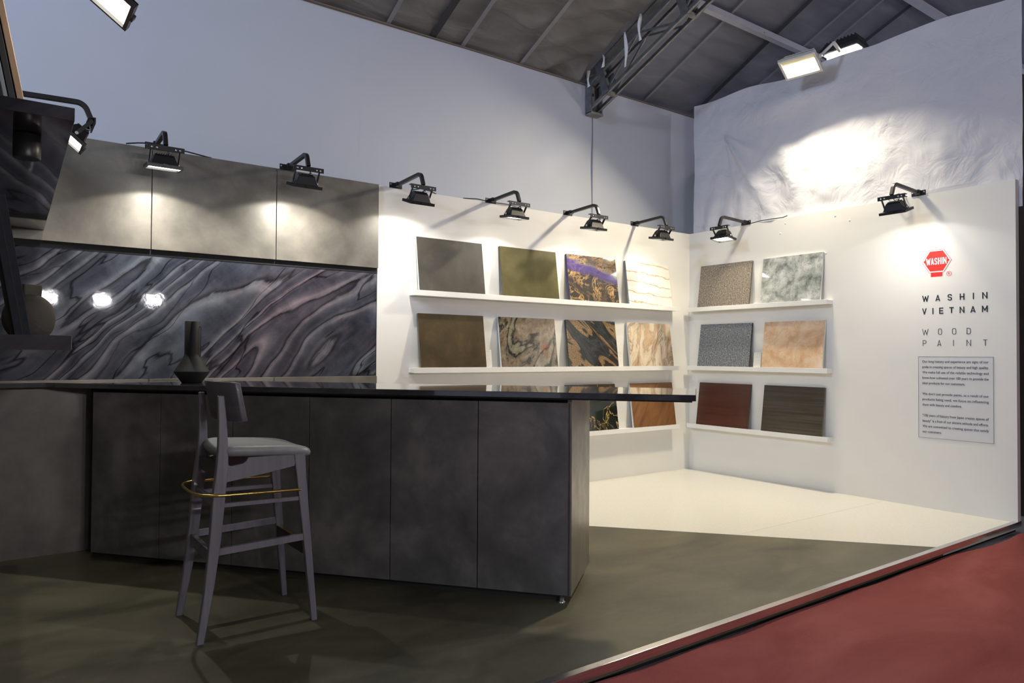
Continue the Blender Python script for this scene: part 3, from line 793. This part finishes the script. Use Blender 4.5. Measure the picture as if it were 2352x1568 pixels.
sample(-1.142, Z2, 'r', fin_cloudy('peach_onyx_finish', [(.30, (.46, .27, .14)), (.45, (.62, .41, .26)), (.60, (.70, .53, .38)), (.75, (.74, .60, .47))], 6, .12, .6, (.50, .29, .15), .4, .03, .45), edge_white, 'peach coloured onyx sample board on the right wall', w=.565)
sample(-.430, Z3, 'r', fin_wood('mahogany_finish', 0, [(.3, (.050, .016, .010)), (.5, (.075, .024, .015)), (.7, (.10, .036, .022))], .8, 14), edge_dark, 'dark mahogany red sample board on the right wall')
sample(-1.138, Z3, 'r', fin_wood('dark_streaked_oak_finish', 0, [(.36, (.026, .022, .016)), (.5, (.052, .042, .028)), (.64, (.105, .082, .050))], .7, 34, .35, (3, 0, 1)), edge_bronze, 'dark brown streaked wood sample board on the right wall', w=.565)

# little name cards behind the boards
card_m = plain('clear_card', (.74, .73, .70), .25)
ink = plain('grey_print', (.28, .28, .28), .6)
def name_card(loc, rz, w, h, label):
    r = empty('name_card', loc, rz)
    Tm = Matrix.Rotation(R_(-6), 4, 'X')
    MB().box((-w/2, 0, 0), (w/2, .003, h)).xf(Tm).build('card', card_m, r)
    m = MB()
    for i in range(5): m.box((-w*.34+i*w*.15, -.0006, h*.90), (-w*.26+i*w*.15, -.0001, h*.915))
    for i in range(2): m.box((-w*.10+i*w*.2, -.0006, h*.66), (-w*.04+i*w*.2, -.0001, h*.675))
    for i in range(3): m.box((-w*.25+i*w*.22, -.0006, h*.45), (-w*.19+i*w*.22, -.0001, h*.465))
    m.xf(Tm).build('print', ink, r)
    tag(r, label, 'card', 'small printed cards on the ledges')
name_card((-2.415, -.045, Z2), 0, .075, .135, 'small clear card beside the dark bronze board')
name_card((-.985, -.045, Z2), 0, .070, .130, 'small clear card beside the black and bronze board')
name_card((-.045, -.795, Z2), R_(-90), .075, .130, 'small clear card between the granite and peach boards')

# ------------------------------------------------------------------ island
P0 = Vector((-3.452, -2.234, 0))
isl = empty('kitchen_island', P0, math.atan2(U.y, U.x))
# local x runs along U (towards the room's right front), local y along V (back)
LI = 2.62; DI = .53
def isl_prism(y0, y1, xr, z0, z1):
    """box along the island, its rear end cut parallel to the back wall"""
    def xw(v): return (-.03-P0.y-v*V.y)/U.y
    return MB().prism([(xr, y0), (xr, y1), (max(-LI, xw(y1)), y1), (max(-LI, xw(y0)), y0)], z0, z1)
isl_prism(.022, DI, -.020, .055, .9115).build('carcass', dark_gap, isl)
isl_prism(.055, DI-.05, -.045, .0, .055).build('plinth', plain('black_plinth', (.03, .028, .027), .4), isl)
pw = .430
x1 = -.004
for k in range(6):
    x0 = max(x1-pw, -LI)
    bevel(MB().box((x0+.002, 0, .040), (x1-.002, .022, .889)).build('panel', panel_is, isl), .0015)
    x1 -= pw
bevel(MB().box((-.020, -.0, .040), (.0, DI, .9117)).build('end_panel', patina('patina_end_panel_bronze', (.16, .145, .115), (.21, .19, .15), (.26, .235, .185), .32, .45, 2.0), isl), .0012)
MB().lathe([(.016, 0), (.016, .004), (.010, .006), (.010, .040), (0, .040)], (-.050, .035, 0), 14).build('levelling_foot', bolt_m, isl)
tag(isl, 'charcoal patina kitchen island set at an angle', 'kitchen island')
# worktop
wt = empty('worktop', P0+Vector((0, 0, .912)), math.atan2(U.y, U.x))
Minv = (Matrix.Translation(P0) @ Matrix.Rotation(math.atan2(U.y, U.x), 4, 'Z')).inverted()
def loc2(x, y): v = Minv @ Vector((x, y, 0)); return (v.x, v.y)
vf, vb_ = -.072, .545
YW = -.016
def on_wall(vv):
    u_ = (YW-P0.y-vv*V.y)/U.y
    return (u_, vv)
poly = [(.53, vf), (.53, vb_), on_wall(vb_), loc2(-5.585, YW), loc2(-5.585, -.10)]
fr = on_wall(vf); uu = (-.10-P0.y-vf*V.y)/U.y
poly.append((uu, vf))
bevel(MB().prism(poly[::-1], 0.0, .026).build('slab', top_m, wt), .002)
MB().box((-2.3, vf+.012, -.006), (.515, vf+.05, -.0005)).build('drip_edge', dark_gap, wt)
tag(wt, 'long black polished worktop projecting past the island', 'worktop')

# black bottle vase on the worktop
bv = empty('bottle_vase', (-4.645, -.46, .9385))
prof = [(0, 0), (.050, 0), (.053, .004), (.0895, .056), (.091, .060), (.0895, .063), (.080, .076), (.062, .106), (.046, .138), (.0395, .150), (.0385, .162), (.0385, .333), (.036, .335), (.033, .333), (.033, .17), (0, .165)]
vm = plain('matt_black_ceramic', (.014, .014, .0135), .6, spec=.22, var=.15, scale=20)
MB().lathe(prof, n=56).build('body', vm, bv)
cdir = Vector((math.cos(-.628), math.sin(-.628), 0))
MB().tube([cdir*.037+Vector((0, 0, .305)), cdir*.046+Vector((0, 0, .304)), cdir*.0485+Vector((0, 0, .298)), cdir*.047+Vector((0, 0, .23)), cdir*.0455+Vector((0, 0, .142)), cdir*.043+Vector((0, 0, .136))], .0022, 8).build('handle', black_metal, bv)
tag(bv, 'matt black long-necked bottle vase on the worktop', 'vase')

# ------------------------------------------------------------------ shelves and boards on the left wall
sh_up = empty('wall_shelf', (0, 0, 0)); tag(sh_up, 'upper dark marbled shelf at the left edge with a spotlight below', 'shelf')
def sx(y): return -5.308+.0151*y
def slab(y0, y1, z0, z1, r, name):
    p = [(-5.60+.0151*y0, y0), (sx(y0), y0), (sx(y1), y1), (-5.60+.0151*y1, y1)]
    return bevel(MB().prism(p, z0, z1).build(name, shelf_marble, r), .0015)
slab(-2.25, -.022, 1.760, 1.797, sh_up, 'slab')
MB().lathe([(.034, -.075), (.036, -.07), (.036, 0), (0, 0)], (-5.447, -2.02, 1.760), 24).build('downlight', black_metal, sh_up)
MB().lathe([(0, -.0725), (.030, -.0725)], (-5.447, -2.02, 1.760), 24).build('downlight_glass', glass_rim, sh_up)
sh_lo = empty('wall_shelf', (0, 0, 0)); tag(sh_lo, 'lower dark marbled shelf at the left edge carrying the round vase', 'shelf')
slab(-2.285, -.35, 1.107, 1.147, sh_lo, 'slab')
MB().box((-5.62, -2.2, 1.09), (-5.60, -.4, 1.107)).build('bracket', black_metal, sh_lo)

def leaning(y0, y1, xr, z, th, h, slope, face_m, label, name='display_board', groove=None):
    r = empty(name, (xr, y0, z))
    p = [(0, 0), (-th, 0), (-th-h*slope, h), (-h*slope, h)]
    bevel(MB().prism(p, 0, y1-y0, lambda a, b, c: (a, c, b)).build('board', face_m, r), .0015)
    if groove:
        p = [(-th*.46, 0.002), (-th*.54, 0.002), (-th*.54-h*slope, h-.001), (-th*.46-h*slope, h-.001)]
        MB().prism(p, -.0008, .004, lambda a, b, c: (a, c, b)).build('groove', groove, r)
    tag(r, label, 'sample board')
blue_dk = plain('blue_black_stained_wood', (.014, .017, .023), .65, spec=.2, var=.25, scale=30)
leaning(-2.20, -1.66, -5.4345, 1.1475, .038, .392, .166, blue_dk, 'blue black board leaning on the lower left shelf', groove=dark_gap)
tan_m = fin_wood('tan_veneer_edge', pi/2, [(.3, (.30, .20, .12)), (.5, (.38, .26, .16)), (.7, (.44, .31, .20))], 1, 30)
leaning(-2.235, -1.70, -5.461, 1.7975, .016, .40, .192, tan_m, 'board with a tan edge leaning on the upper left shelf')
leaning(-2.235, -1.70, -5.480, 1.7975, .016, .40, .192, black_matt, 'black board leaning behind the tan edged one')
leaning(-2.235, -1.70, -5.498, 1.7975, .010, .40, .192, edge_grey, 'grey edged board standing rearmost on the upper left shelf')

# round vase on the lower shelf
rv = empty('round_vase', (-5.412, -1.36, 1.1475))
clay = plain('grey_rough_clay', (.052, .047, .041), .85, var=.25, scale=9, bumpv=.5)
pr = []
for i in range(15):
    t = i/14; a = -1.05+t*2.28
    pr.append((.088*math.cos(a)*(1-.04*t), .082+.094*math.sin(a)))
pr = [(0, pr[0][1])]+pr
zoff = -pr[0][1]
pr = [(r_, z_+zoff) for r_, z_ in pr]
bd = MB().lathe(pr, n=40)
bd.v = [(x*(1+.04*noise.noise(Vector((x*9, y*9, z*9)))), y*(1+.04*noise.noise(Vector((x*9, y*9, z*9+4)))), z) for x, y, z in bd.v]
bd.build('body', clay, rv)
zt_ = pr[-1][1]
nk = MB().prism([(-.034, -.022), (.034, -.022), (.034, .022), (-.034, .022)], zt_-.006, zt_+.038)
nk.xf(Matrix.Rotation(.55, 4, 'Z')); bevel(nk.build('neck', clay, rv), .004)
MB().tube([(-.012, -.030, zt_+.034), (-.014, -.034, zt_+.022), (-.014, -.034, zt_+.002)], .006, 8).xf(Matrix.Rotation(-.5, 4, 'Z')).build('lug', clay, rv)
tag(rv, 'round grey clay vase with a flat square neck', 'vase')

# ------------------------------------------------------------------ bar stool
st = empty('bar_stool', (-4.655, -1.556, 0))
stain = fin_wood('lavender_grey_stained_ash', pi/2, [(.3, (.130, .130, .155)), (.5, (.178, .176, .205)), (.7, (.215, .213, .243))], 1.2, 30, .42)
stain_d = fin_wood('dark_stained_backrest', 0, [(.3, (.022, .022, .026)), (.5, (.032, .032, .037)), (.7, (.045, .045, .05))], 1.2, 30, .45)
seat_m = plain('grey_leather', (.235, .255, .265), .42, var=.06, scale=30, bumpv=.12)
ox, oy = -4.655, -1.556
def stp(x, y, z): return (x-ox, y-oy, z)
def sweep_leg(secs, name, m):
    """secs: (x, y, z, wx, wy)"""
    mb = MB(); vs = []
    for x, y, z, wx, wy in secs:
        c = stp(x, y, z)
        vs += [(c[0]+i*wx/2, c[1]+j*wy/2, c[2]) for i, j in ((-1,-1),(1,-1),(1,1),(-1,1))]
    fs = [(3, 2, 1, 0)]; n = len(secs)
    for k in range(n-1):
        for j in range(4): fs.append((k*4+j, k*4+(j+1) % 4, k*4+4+(j+1) % 4, k*4+4+j))
    fs.append((4*n-4, 4*n-3, 4*n-2, 4*n-1))
    mb.add(vs, fs); return bevel(mb.build(name, m, st), .004, 2, 30)
for s in (-1, 1):
    yf = oy+s*.186; yt = oy+s*.158
    def yy(z): return yf+(yt-yf)*z/.95
    sweep_leg([(-4.874, yy(0), 0, .026, .024), (-4.843, yy(.2), .20, .034, .028), (-4.822, yy(.38), .38, .042, .031), (-4.808, yy(.56), .56, .046, .032), (-4.797, yy(.66), .66, .044, .031), (-4.795, yy(.74), .74, .036, .028), (-4.797, yy(.84), .84, .031, .024), (-4.803, yy(.935), .935, .024, .020)], 'rear_leg', stain)
    sweep_leg([(-4.431, yy(0), 0, .024, .024), (-4.462, yy(.34), .34, .032, .029), (-4.487, yy(.60), .60, .040, .032), (-4.495, yy(.69), .69, .046, .032)], 'front_leg', stain)
    ya = oy+s*.166
    apr = [(-4.79, .598), (-4.62, .622), (-4.515, .640), (-4.505, .690), (-4.70, .690), (-4.708, .676), (-4.722, .667), (-4.765, .660), (-4.778, .668), (-4.79, .69)]
    bevel(MB().prism(apr, ya-.011, ya+.011, lambda a, b, c: stp(a, c, b)).build('side_apron', stain, st), .002)
    yl = yy(.345); MB().bar(stp(-4.815, yl, .336), stp(-4.470, yl, .348), .018, .026).build('side_stretcher', stain, st)
    yu = yy(.52); MB().bar(stp(-4.80, yu, .512), stp(-4.484, yu, .506), .016, .015).build('upper_stretcher', stain, st)
def xb(z): return -4.822 if z < .4 else -4.812
MB().bar(stp(-4.828, oy-.165, .315), stp(-4.828, oy+.165, .315), .018, .046).build('rear_stretcher', stain, st)
MB().bar(stp(-4.815, oy-.160, .520), stp(-4.815, oy+.160, .520), .016, .030).build('rear_upper_stretcher', stain, st)
MB().bar(stp(-4.466, oy-.165, .300), stp(-4.466, oy+.165, .300), .018, .050).build('front_stretcher', stain_d, st)
MB().bar(stp(-4.466, oy-.150, .3265), stp(-4.466, oy+.150, .3265), .020, .003).build('kick_plate', brass, st)
MB().bar(stp(-4.800, oy-.15, .640), stp(-4.800, oy+.15, .640), .020, .05).build('rear_apron', stain_d, st)
MB().bar(stp(-4.500, oy-.15, .655), stp(-4.500, oy+.15, .655), .020, .05).build('front_apron', stain_d, st)
# brass ring: straight along both sides, round behind
rp = []
zf = .545
for t in (0, .5, 1): rp.append(stp(-4.495-.30*t, oy-.192, zf+.008*t))
for i in range(1, 12):
    a = -pi/2-pi*i/12
    # superellipse bend behind the rear legs
    ca, sa = math.cos(a), math.sin(a)
    rp.append(stp(-4.795+.093*math.copysign(abs(ca)**.75, ca), oy+.192*math.copysign(abs(sa)**.6, sa), zf+.010))
for t in (1, .5, 0): rp.append(stp(-4.495-.30*t, oy+.192, zf+.008*t))
MB().tube(rp, .0058, 10).build('brass_ring', brass, st)
# saddle seat, padded
def seat_z(x, y):
    a = (x+4.615)/.19; b = (y-oy)/.195
    return .716 + .016*b*b*(1-.5*a) - .010*max(0, a)**2 + .010*max(0, -a)**2 + .004*(1-a*a)
def seat_pt(u, v):
    ang = 2*pi*u
    # rounded-square outline
    e = .30
    cx = math.copysign(abs(math.cos(ang))**e, math.cos(ang)); cy = math.copysign(abs(math.sin(ang))**e, math.sin(ang))
    x_c, hx = -4.615, .185
    hy = .193
    return cx, cy, x_c, hx, hy
n = 64; rings = [(.0, 0, 1), (.35, 0, 1), (.70, 0, 1), (.90, -.003, 1), (.97, -.010, 1), (1.0, -.022, 1), (.985, -.036, 1), (.93, -.043, 1), (.5, -.043, 0), (0, -.043, 0)]
sm = MB(); vs = []; fs = []
for k, dz, top in rings:
    for j in range(n):
        cx, cy, x_c, hx, hy = seat_pt(j/n, 0)
        x = x_c+cx*hx*k; y = oy+cy*hy*k*(1-.05*cx)
        z = seat_z(x, y)+dz
        vs.append(stp(x, y, z))
for i in range(len(rings)-1):
    for j in range(n): fs.append((i*n+j, i*n+(j+1) % n, (i+1)*n+(j+1) % n, (i+1)*n+j))
sm.add(vs, fs, True); sm.build('seat', seat_m, st)
# curved backrest plank
def back(mat, name):
    mb = MB(); N = 18; vs = []
    for i in range(N+1):
        t = -1+2*i/N
        y = oy+t*.212
        xc = -4.790+.052*t*t
        for dx, z in ((-.011, .832), (.011, .832), (.011-.030, .988), (-.011-.030, .988)):
            if abs(t) > .97: z = .832+.004 if z < .9 else .988-.004
            vs.append(stp(xc+dx+.014, y, z))
    fs = [(0, 1, 2, 3), (4*N+3, 4*N+2, 4*N+1, 4*N)]
    for i in range(N):
        for j in range(4): fs.append((i*4+j, i*4+4+j, i*4+4+(j+1) % 4, i*4+(j+1) % 4))
    mb.add(vs, fs, True)
    o = mb.build(name, mat, st); bevel(o, .003)
back(fin_wood('grey_stained_backrest', 0, [(.3, (.085, .085, .10)), (.5, (.11, .11, .125)), (.7, (.14, .14, .155))], 1.2, 30, .45), 'backrest')
tag(st, 'grey stained wooden bar stool with leather seat and brass ring', 'stool')

# ------------------------------------------------------------------ lettering on the right wall
fc = bpy.data.curves.new('type_tmp', 'FONT'); fo = bpy.data.objects.new('type_tmp', fc); COL.objects.link(fo)
def glyphs(txt, bold=0.0, res=4):
    fc.body = txt; fc.size = 1; fc.offset = bold; fc.resolution_u = res; fc.fill_mode = 'FRONT'
    bpy.context.view_layer.update()
    me = bpy.data.meshes.new_from_object(fo.evaluated_get(bpy.context.evaluated_depsgraph_get()))
    vs = [tuple(v.co) for v in me.vertices]; fs = [list(p.vertices) for p in me.polygons]
    bpy.data.meshes.remove(me)
    return vs, fs
def wall_text(txt, y0, y1, z0, z1, mat, name, parent, bold=0.0, off=.0012, full=None, x_base=0.0):
    """glyphs fitted to y0 (left) .. y1 (right, more negative) and z0..z1 on the right wall"""
    vs, fs = glyphs(txt, bold)
    xa = min(v[0] for v in vs); xb_ = max(v[0] for v in vs)
    if full: za, zb = full
    else: za = min(v[1] for v in vs); zb = max(v[1] for v in vs)
    if xb_-xa < 1e-6: return
    out = [(x_base-off, y0+(v[0]-xa)/(xb_-xa)*(y1-y0), z0+(v[1]-za)/(zb-za)*(z1-z0)) for v in vs]
    mb = MB(); mb.add(out, fs)
    o = mb.build(name, mat, parent)
    s_ = o.modifiers.new('t', 'SOLIDIFY'); s_.thickness = .0009; s_.offset = 0
    return o
letter_black = plain('black_vinyl', (.012, .016, .018), .5)
letter_grey = plain('dark_grey_vinyl', (.045, .045, .05), .5)
GL = {
 'W': [[(0, 1), (.25, 0), (.5, .80), (.75, 0), (1, 1)]], 'A': [[(0, 0), (.5, 1), (1, 0)], [(.19, .26), (.81, .26)]],
 'S': [[(.98, .76), (.92, .90), (.72, 1), (.30, 1), (.09, .92), (0, .76), (.06, .61), (.24, .545), (.76, .455), (.94, .37), (1, .24), (.91, .08), (.70, 0), (.28, 0), (.08, .10), (.02, .24)]],
 'H': [[(0, 0), (0, 1)], [(1, 0), (1, 1)], [(0, .5), (1, .5)]], 'I': [[(.5, 0), (.5, 1)]], 'N': [[(0, 0), (0, 1), (1, 0), (1, 1)]],
 'V': [[(0, 1), (.5, 0), (1, 1)]], 'E': [[(1, 1), (0, 1), (0, 0), (1, 0)], [(0, .5), (.88, .5)]], 'T': [[(0, 1), (1, 1)], [(.5, 1), (.5, 0)]],
 'M': [[(0, 0), (0, 1), (.5, .30), (1, 1), (1, 0)]],
 'O': [[(0, .3), (0, .7), (.06, .87), (.22, .97), (.5, 1), (.78, .97), (.94, .87), (1, .7), (1, .3), (.94, .13), (.78, .03), (.5, 0), (.22, .03), (.06, .13), (0, .3), (0, .45)]],
 'D': [[(0, .5), (0, 1), (.55, 1), (.82, .95), (.96, .84), (1, .68), (1, .32), (.96, .16), (.82, .05), (.55, 0), (0, 0), (0, .5)]],
 'P': [[(0, 0), (0, 1), (.6, 1), (.86, .95), (1, .80), (1, .66), (.86, .51), (.6, .46), (0, .46)]]}
CURVY = [False]
def ribbon(mb, pts, t, x0, x1):
    """flat stroke of width t along 2-D points; sharp corners are split and their tips squared off"""
    P = [Vector(p) for p in pts]
    lo = min(p.y for p in P); hi = max(p.y for p in P)
    cuts = [0]
    for i in range(1, len(P)-1):
        if (P[i]-P[i-1]).normalized().dot((P[i+1]-P[i]).normalized()) < .55: cuts.append(i)
    cuts.append(len(P)-1)
    for a, b in zip(cuts[:-1], cuts[1:]):
        Q = [p.copy() for p in P[a:b+1]]
        e = t*.5
        if a > 0 or abs(Q[0].x-Q[1].x) > 1e-5: Q[0] -= (Q[1]-Q[0]).normalized()*e*(1 if (a > 0 or Q[0].y in (lo, hi)) else 0)
        if b < len(P)-1 or abs(Q[-1].x-Q[-2].x) > 1e-5: Q[-1] += (Q[-1]-Q[-2]).normalized()*e*(1 if (b < len(P)-1 or Q[-1].y in (lo, hi)) else 0)
        _stroke(mb, Q, t, x0-.00012*a, x1, lo, hi)
def _stroke(mb, P, t, x0, x1, lo, hi):
    n = len(P); L = []; Rr = []
    flat = hi-lo < 1e-5 or min(p.y for p in P) == max(p.y for p in P)
    for i in range(n):
        d0 = (P[i]-P[i-1]).normalized() if i else (P[1]-P[0]).normalized()
        d1 = (P[i+1]-P[i]).normalized() if i < n-1 else d0
        n0 = Vector((-d0.y, d0.x)); n1 = Vector((-d1.y, d1.x))
        m = n0+n1
        m = m.normalized() if m.length > 1e-4 else n0
        k = 1/max(.6, m.dot(n0))
        L.append(P[i]+m*t/2*k); Rr.append(P[i]-m*t/2*k)
    cl_ = (lambda v: v) if (flat or CURVY[0]) else (lambda v: min(max(v, lo), hi))
    vs = [(x0, p.x, cl_(p.y)) for p in L+Rr]+[(x1, p.x, cl_(p.y)) for p in L+Rr]
    fs = []
    for i in range(n-1):
        a, b, c, d = i, i+1, n+i+1, n+i
        fs += [(a, b, c, d), (2*n+d, 2*n+c, 2*n+b, 2*n+a), (a, 2*n+a, 2*n+b, b), (d, c, 2*n+c, 2*n+d)]
    fs += [(0, n, 3*n, 2*n), (n-1, 3*n-1, 4*n-1, 2*n-1)]
    mb.add(vs, fs)
def word(rows, mat, label, t):
    r = empty('wall_lettering', (0, 0, 0))
    for ch, y0, y1, z0, z1 in rows:
        mb = MB(); a, b = y0-t/2, y1+t/2
        CURVY[0] = ch in 'SODEP'
        if ch == 'I': a = b = (y0+y1)/2
        for k, st_ in enumerate(GL[ch]):
            ribbon(mb, [(a+(b-a)*u, z0+t/2*(0 if ch in 'HINAVWM' else 1)+(z1-z0-(0 if ch in 'HINAVWM' else t))*w) for u, w in st_], t, -.0012-.0007*k, -.0001)
        mb.build('letter', mat, r)
    tag(r, label, 'lettering')
word([('W', -2.1689, -2.214, 1.506, 1.551), ('A', -2.2596, -2.2914, 1.506, 1.551), ('S', -2.3405, -2.3706, 1.5055, 1.5515), ('H', -2.4202, -2.4505, 1.506, 1.551), ('I', -2.5032, -2.511, 1.506, 1.551), ('N', -2.5619, -2.5942, 1.506, 1.551),
      ('V', -2.1684, -2.1983, 1.413, 1.458), ('I', -2.2374, -2.2468, 1.413, 1.458), ('E', -2.2844, -2.3123, 1.413, 1.458), ('T', -2.3519, -2.381, 1.413, 1.458), ('N', -2.4188, -2.4499, 1.413, 1.458), ('A', -2.4878, -2.52, 1.413, 1.458), ('M', -2.5596, -2.5953, 1.413, 1.458)],
     letter_black, 'bold black spaced letters in two rows below the red emblem', .0072)
word([('W', -2.1677, -2.2109, 1.2632, 1.307), ('O', -2.2761, -2.3022, 1.2627, 1.3075), ('O', -2.3693, -2.3964, 1.2627, 1.3075), ('D', -2.4632, -2.4896, 1.2632, 1.307),
      ('P', -2.1711, -2.1962, 1.1802, 1.224), ('A', -2.2701, -2.2972, 1.1802, 1.224), ('I', -2.3762, -2.3796, 1.1802, 1.224), ('N', -2.4619, -2.49, 1.1802, 1.224), ('T', -2.5659, -2.5922, 1.1802, 1.224)],
     letter_grey, 'thin grey spaced letters in two rows above the framed text', .0036)
# emblem
em = empty('wall_emblem', (0, 0, 0))
red = plain('red_vinyl', (.78, .032, .026), .4)
vin = plain('white_vinyl', (.82, .81, .80), .4)
cy_, cz_ = -2.268, 1.797
def hexa(k, x0, x1, m, name):
    hw, tw, th = .1015, .050, .0835
    pts = [(-hw, 0), (-tw, th), (tw, th), (hw, 0), (tw, -th), (-tw, -th)]
    d = {0: 0}
    # inset by constant distance k from the outline
    t = (hw-k*1.18)/hw; s_ = (th-k)/th; tw2 = tw-k*.58
    pts = [(-hw+k*1.2, 0), (-tw2, th-k), (tw2, th-k), (hw-k*1.2, 0), (tw2, -th+k), (-tw2, -th+k)]
    MB().prism([(cy_+a, cz_+b) for a, b in pts], x0, x1, lambda a, b, c: (c, a, b)).build(name, m, em)
MB().prism([(cy_-.039, cz_-.113), (cy_+.039, cz_-.113), (cy_+.039, cz_-.080), (cy_-.039, cz_-.080)], -.0008, 0, lambda a, b, c: (c, a, b)).build('pedestal', red, em)
hexa(0, -.0012, 0, red, 'outer_hexagon')
hexa(.0024, -.0016, 0, vin, 'white_hexagon')
hexa(.0110, -.0020, 0, red, 'inner_hexagon')
for s in (-1, 1):
    for z0, z1 in ((.0105, .0185), (-.0185, -.0105)):
        MB().prism([(cy_+s*.100, cz_+(z0 if z0 > 0 else z1)*.25), (cy_+s*.077, cz_+z0), (cy_+s*.077, cz_+z1)], -.0023, 0, lambda a, b, c: (c, a, b)).build('white_notch', vin, em)
gaps = [(-2.1975, -2.2285), (-2.2300, -2.2515), (-2.2545, -2.2745), (-2.2785, -2.2990), (-2.3030, -2.3100), (-2.3140, -2.3360)]
for ch, (y0, y1) in zip('WASHIN', gaps):
    mb = MB(); t = .0066; a, b = y0-t/2, y1+t/2
    CURVY[0] = ch == 'S'
    if ch == 'I': a = b = (y0+y1)/2
    for k, st_ in enumerate(GL[ch]): ribbon(mb, [(a+(b-a)*u, cz_-.025+t/2*(ch == 'S')+(.049-t*(ch == 'S'))*w) for u, w in st_], t, -.0026-.0007*k, -.0005)
    mb.build('emblem_letter', vin, em)
rg = MB(); nn = 28
vs = []
for j in range(nn):
    a = 2*pi*j/nn
    for rr in (.0165, .0148): vs.append((-.0010, -2.351+rr*math.cos(a), 1.700+rr*math.sin(a)))
rg.add(vs, [(2*j, 2*((j+1) % nn), 2*((j+1) % nn)+1, 2*j+1) for j in range(nn)])
o = rg.build('mark_ring', red, em); s_ = o.modifiers.new('t', 'SOLIDIFY'); s_.thickness = .001
wall_text('R', -2.3455, -2.3575, 1.692, 1.7085, red, 'mark_letter', em, 0, .0010)
tag(em, 'red hexagonal emblem with white lettering on the right wall', 'emblem')
# framed text panel
tx = empty('text_panel', (0, 0, 0))
MB().box((-.0015, -2.626, .514), (0, -2.141, 1.103)).build('sheet', plain('pale_grey_print_sheet', (.69, .70, .71), .35, var=.01), tx)
fr_m = plain('grey_print_border', (.20, .20, .20), .5)
for a, b in (((-.0025, -2.628, .512), (0, -2.139, .514)), ((-.0025, -2.628, 1.103), (0, -2.139, 1.105)), ((-.0025, -2.628, .514), (0, -2.626, 1.103)), ((-.0025, -2.141, .514), (0, -2.139, 1.103))):
    MB().box(a, b).build('border', fr_m, tx)
LN = [('Our long history and experience are signs of our', 0, -2.598), ('pride in creating spaces of beauty and high quality.', 1, -2.598), ('We make full use of the reliable technology and', 2, -2.598), ('know-how cultivated over 100 years to provide the', 3, -2.598), ('ideal products for our customers.', 4, -2.451),
      ("We don't just provide paints, as a result of our", 6, -2.598), ('products being used, we focus on influencing', 7, -2.598), ('them with beauty and comfort.', 8, -2.428),
      ('"100 years of history from Japan creates spaces of', 10, -2.597), ('beauty" is a fruit of our sincere attitude and efforts.', 11, -2.596), ('We are committed to creating spaces that satisfy', 12, -2.597), ('our customers.', 13, -2.296)]
for t, k, y1 in LN:
    zc = 1.068-.0393*k
    wall_text(t, -2.1675, y1, zc-.0078, zc-.0078+.0178, letter_grey, 'text_line', tx, .0, .0022, full=(0, .70))
tag(tx, 'pale framed panel of small printed paragraphs on the right wall', 'text panel')
bpy.data.objects.remove(fo)
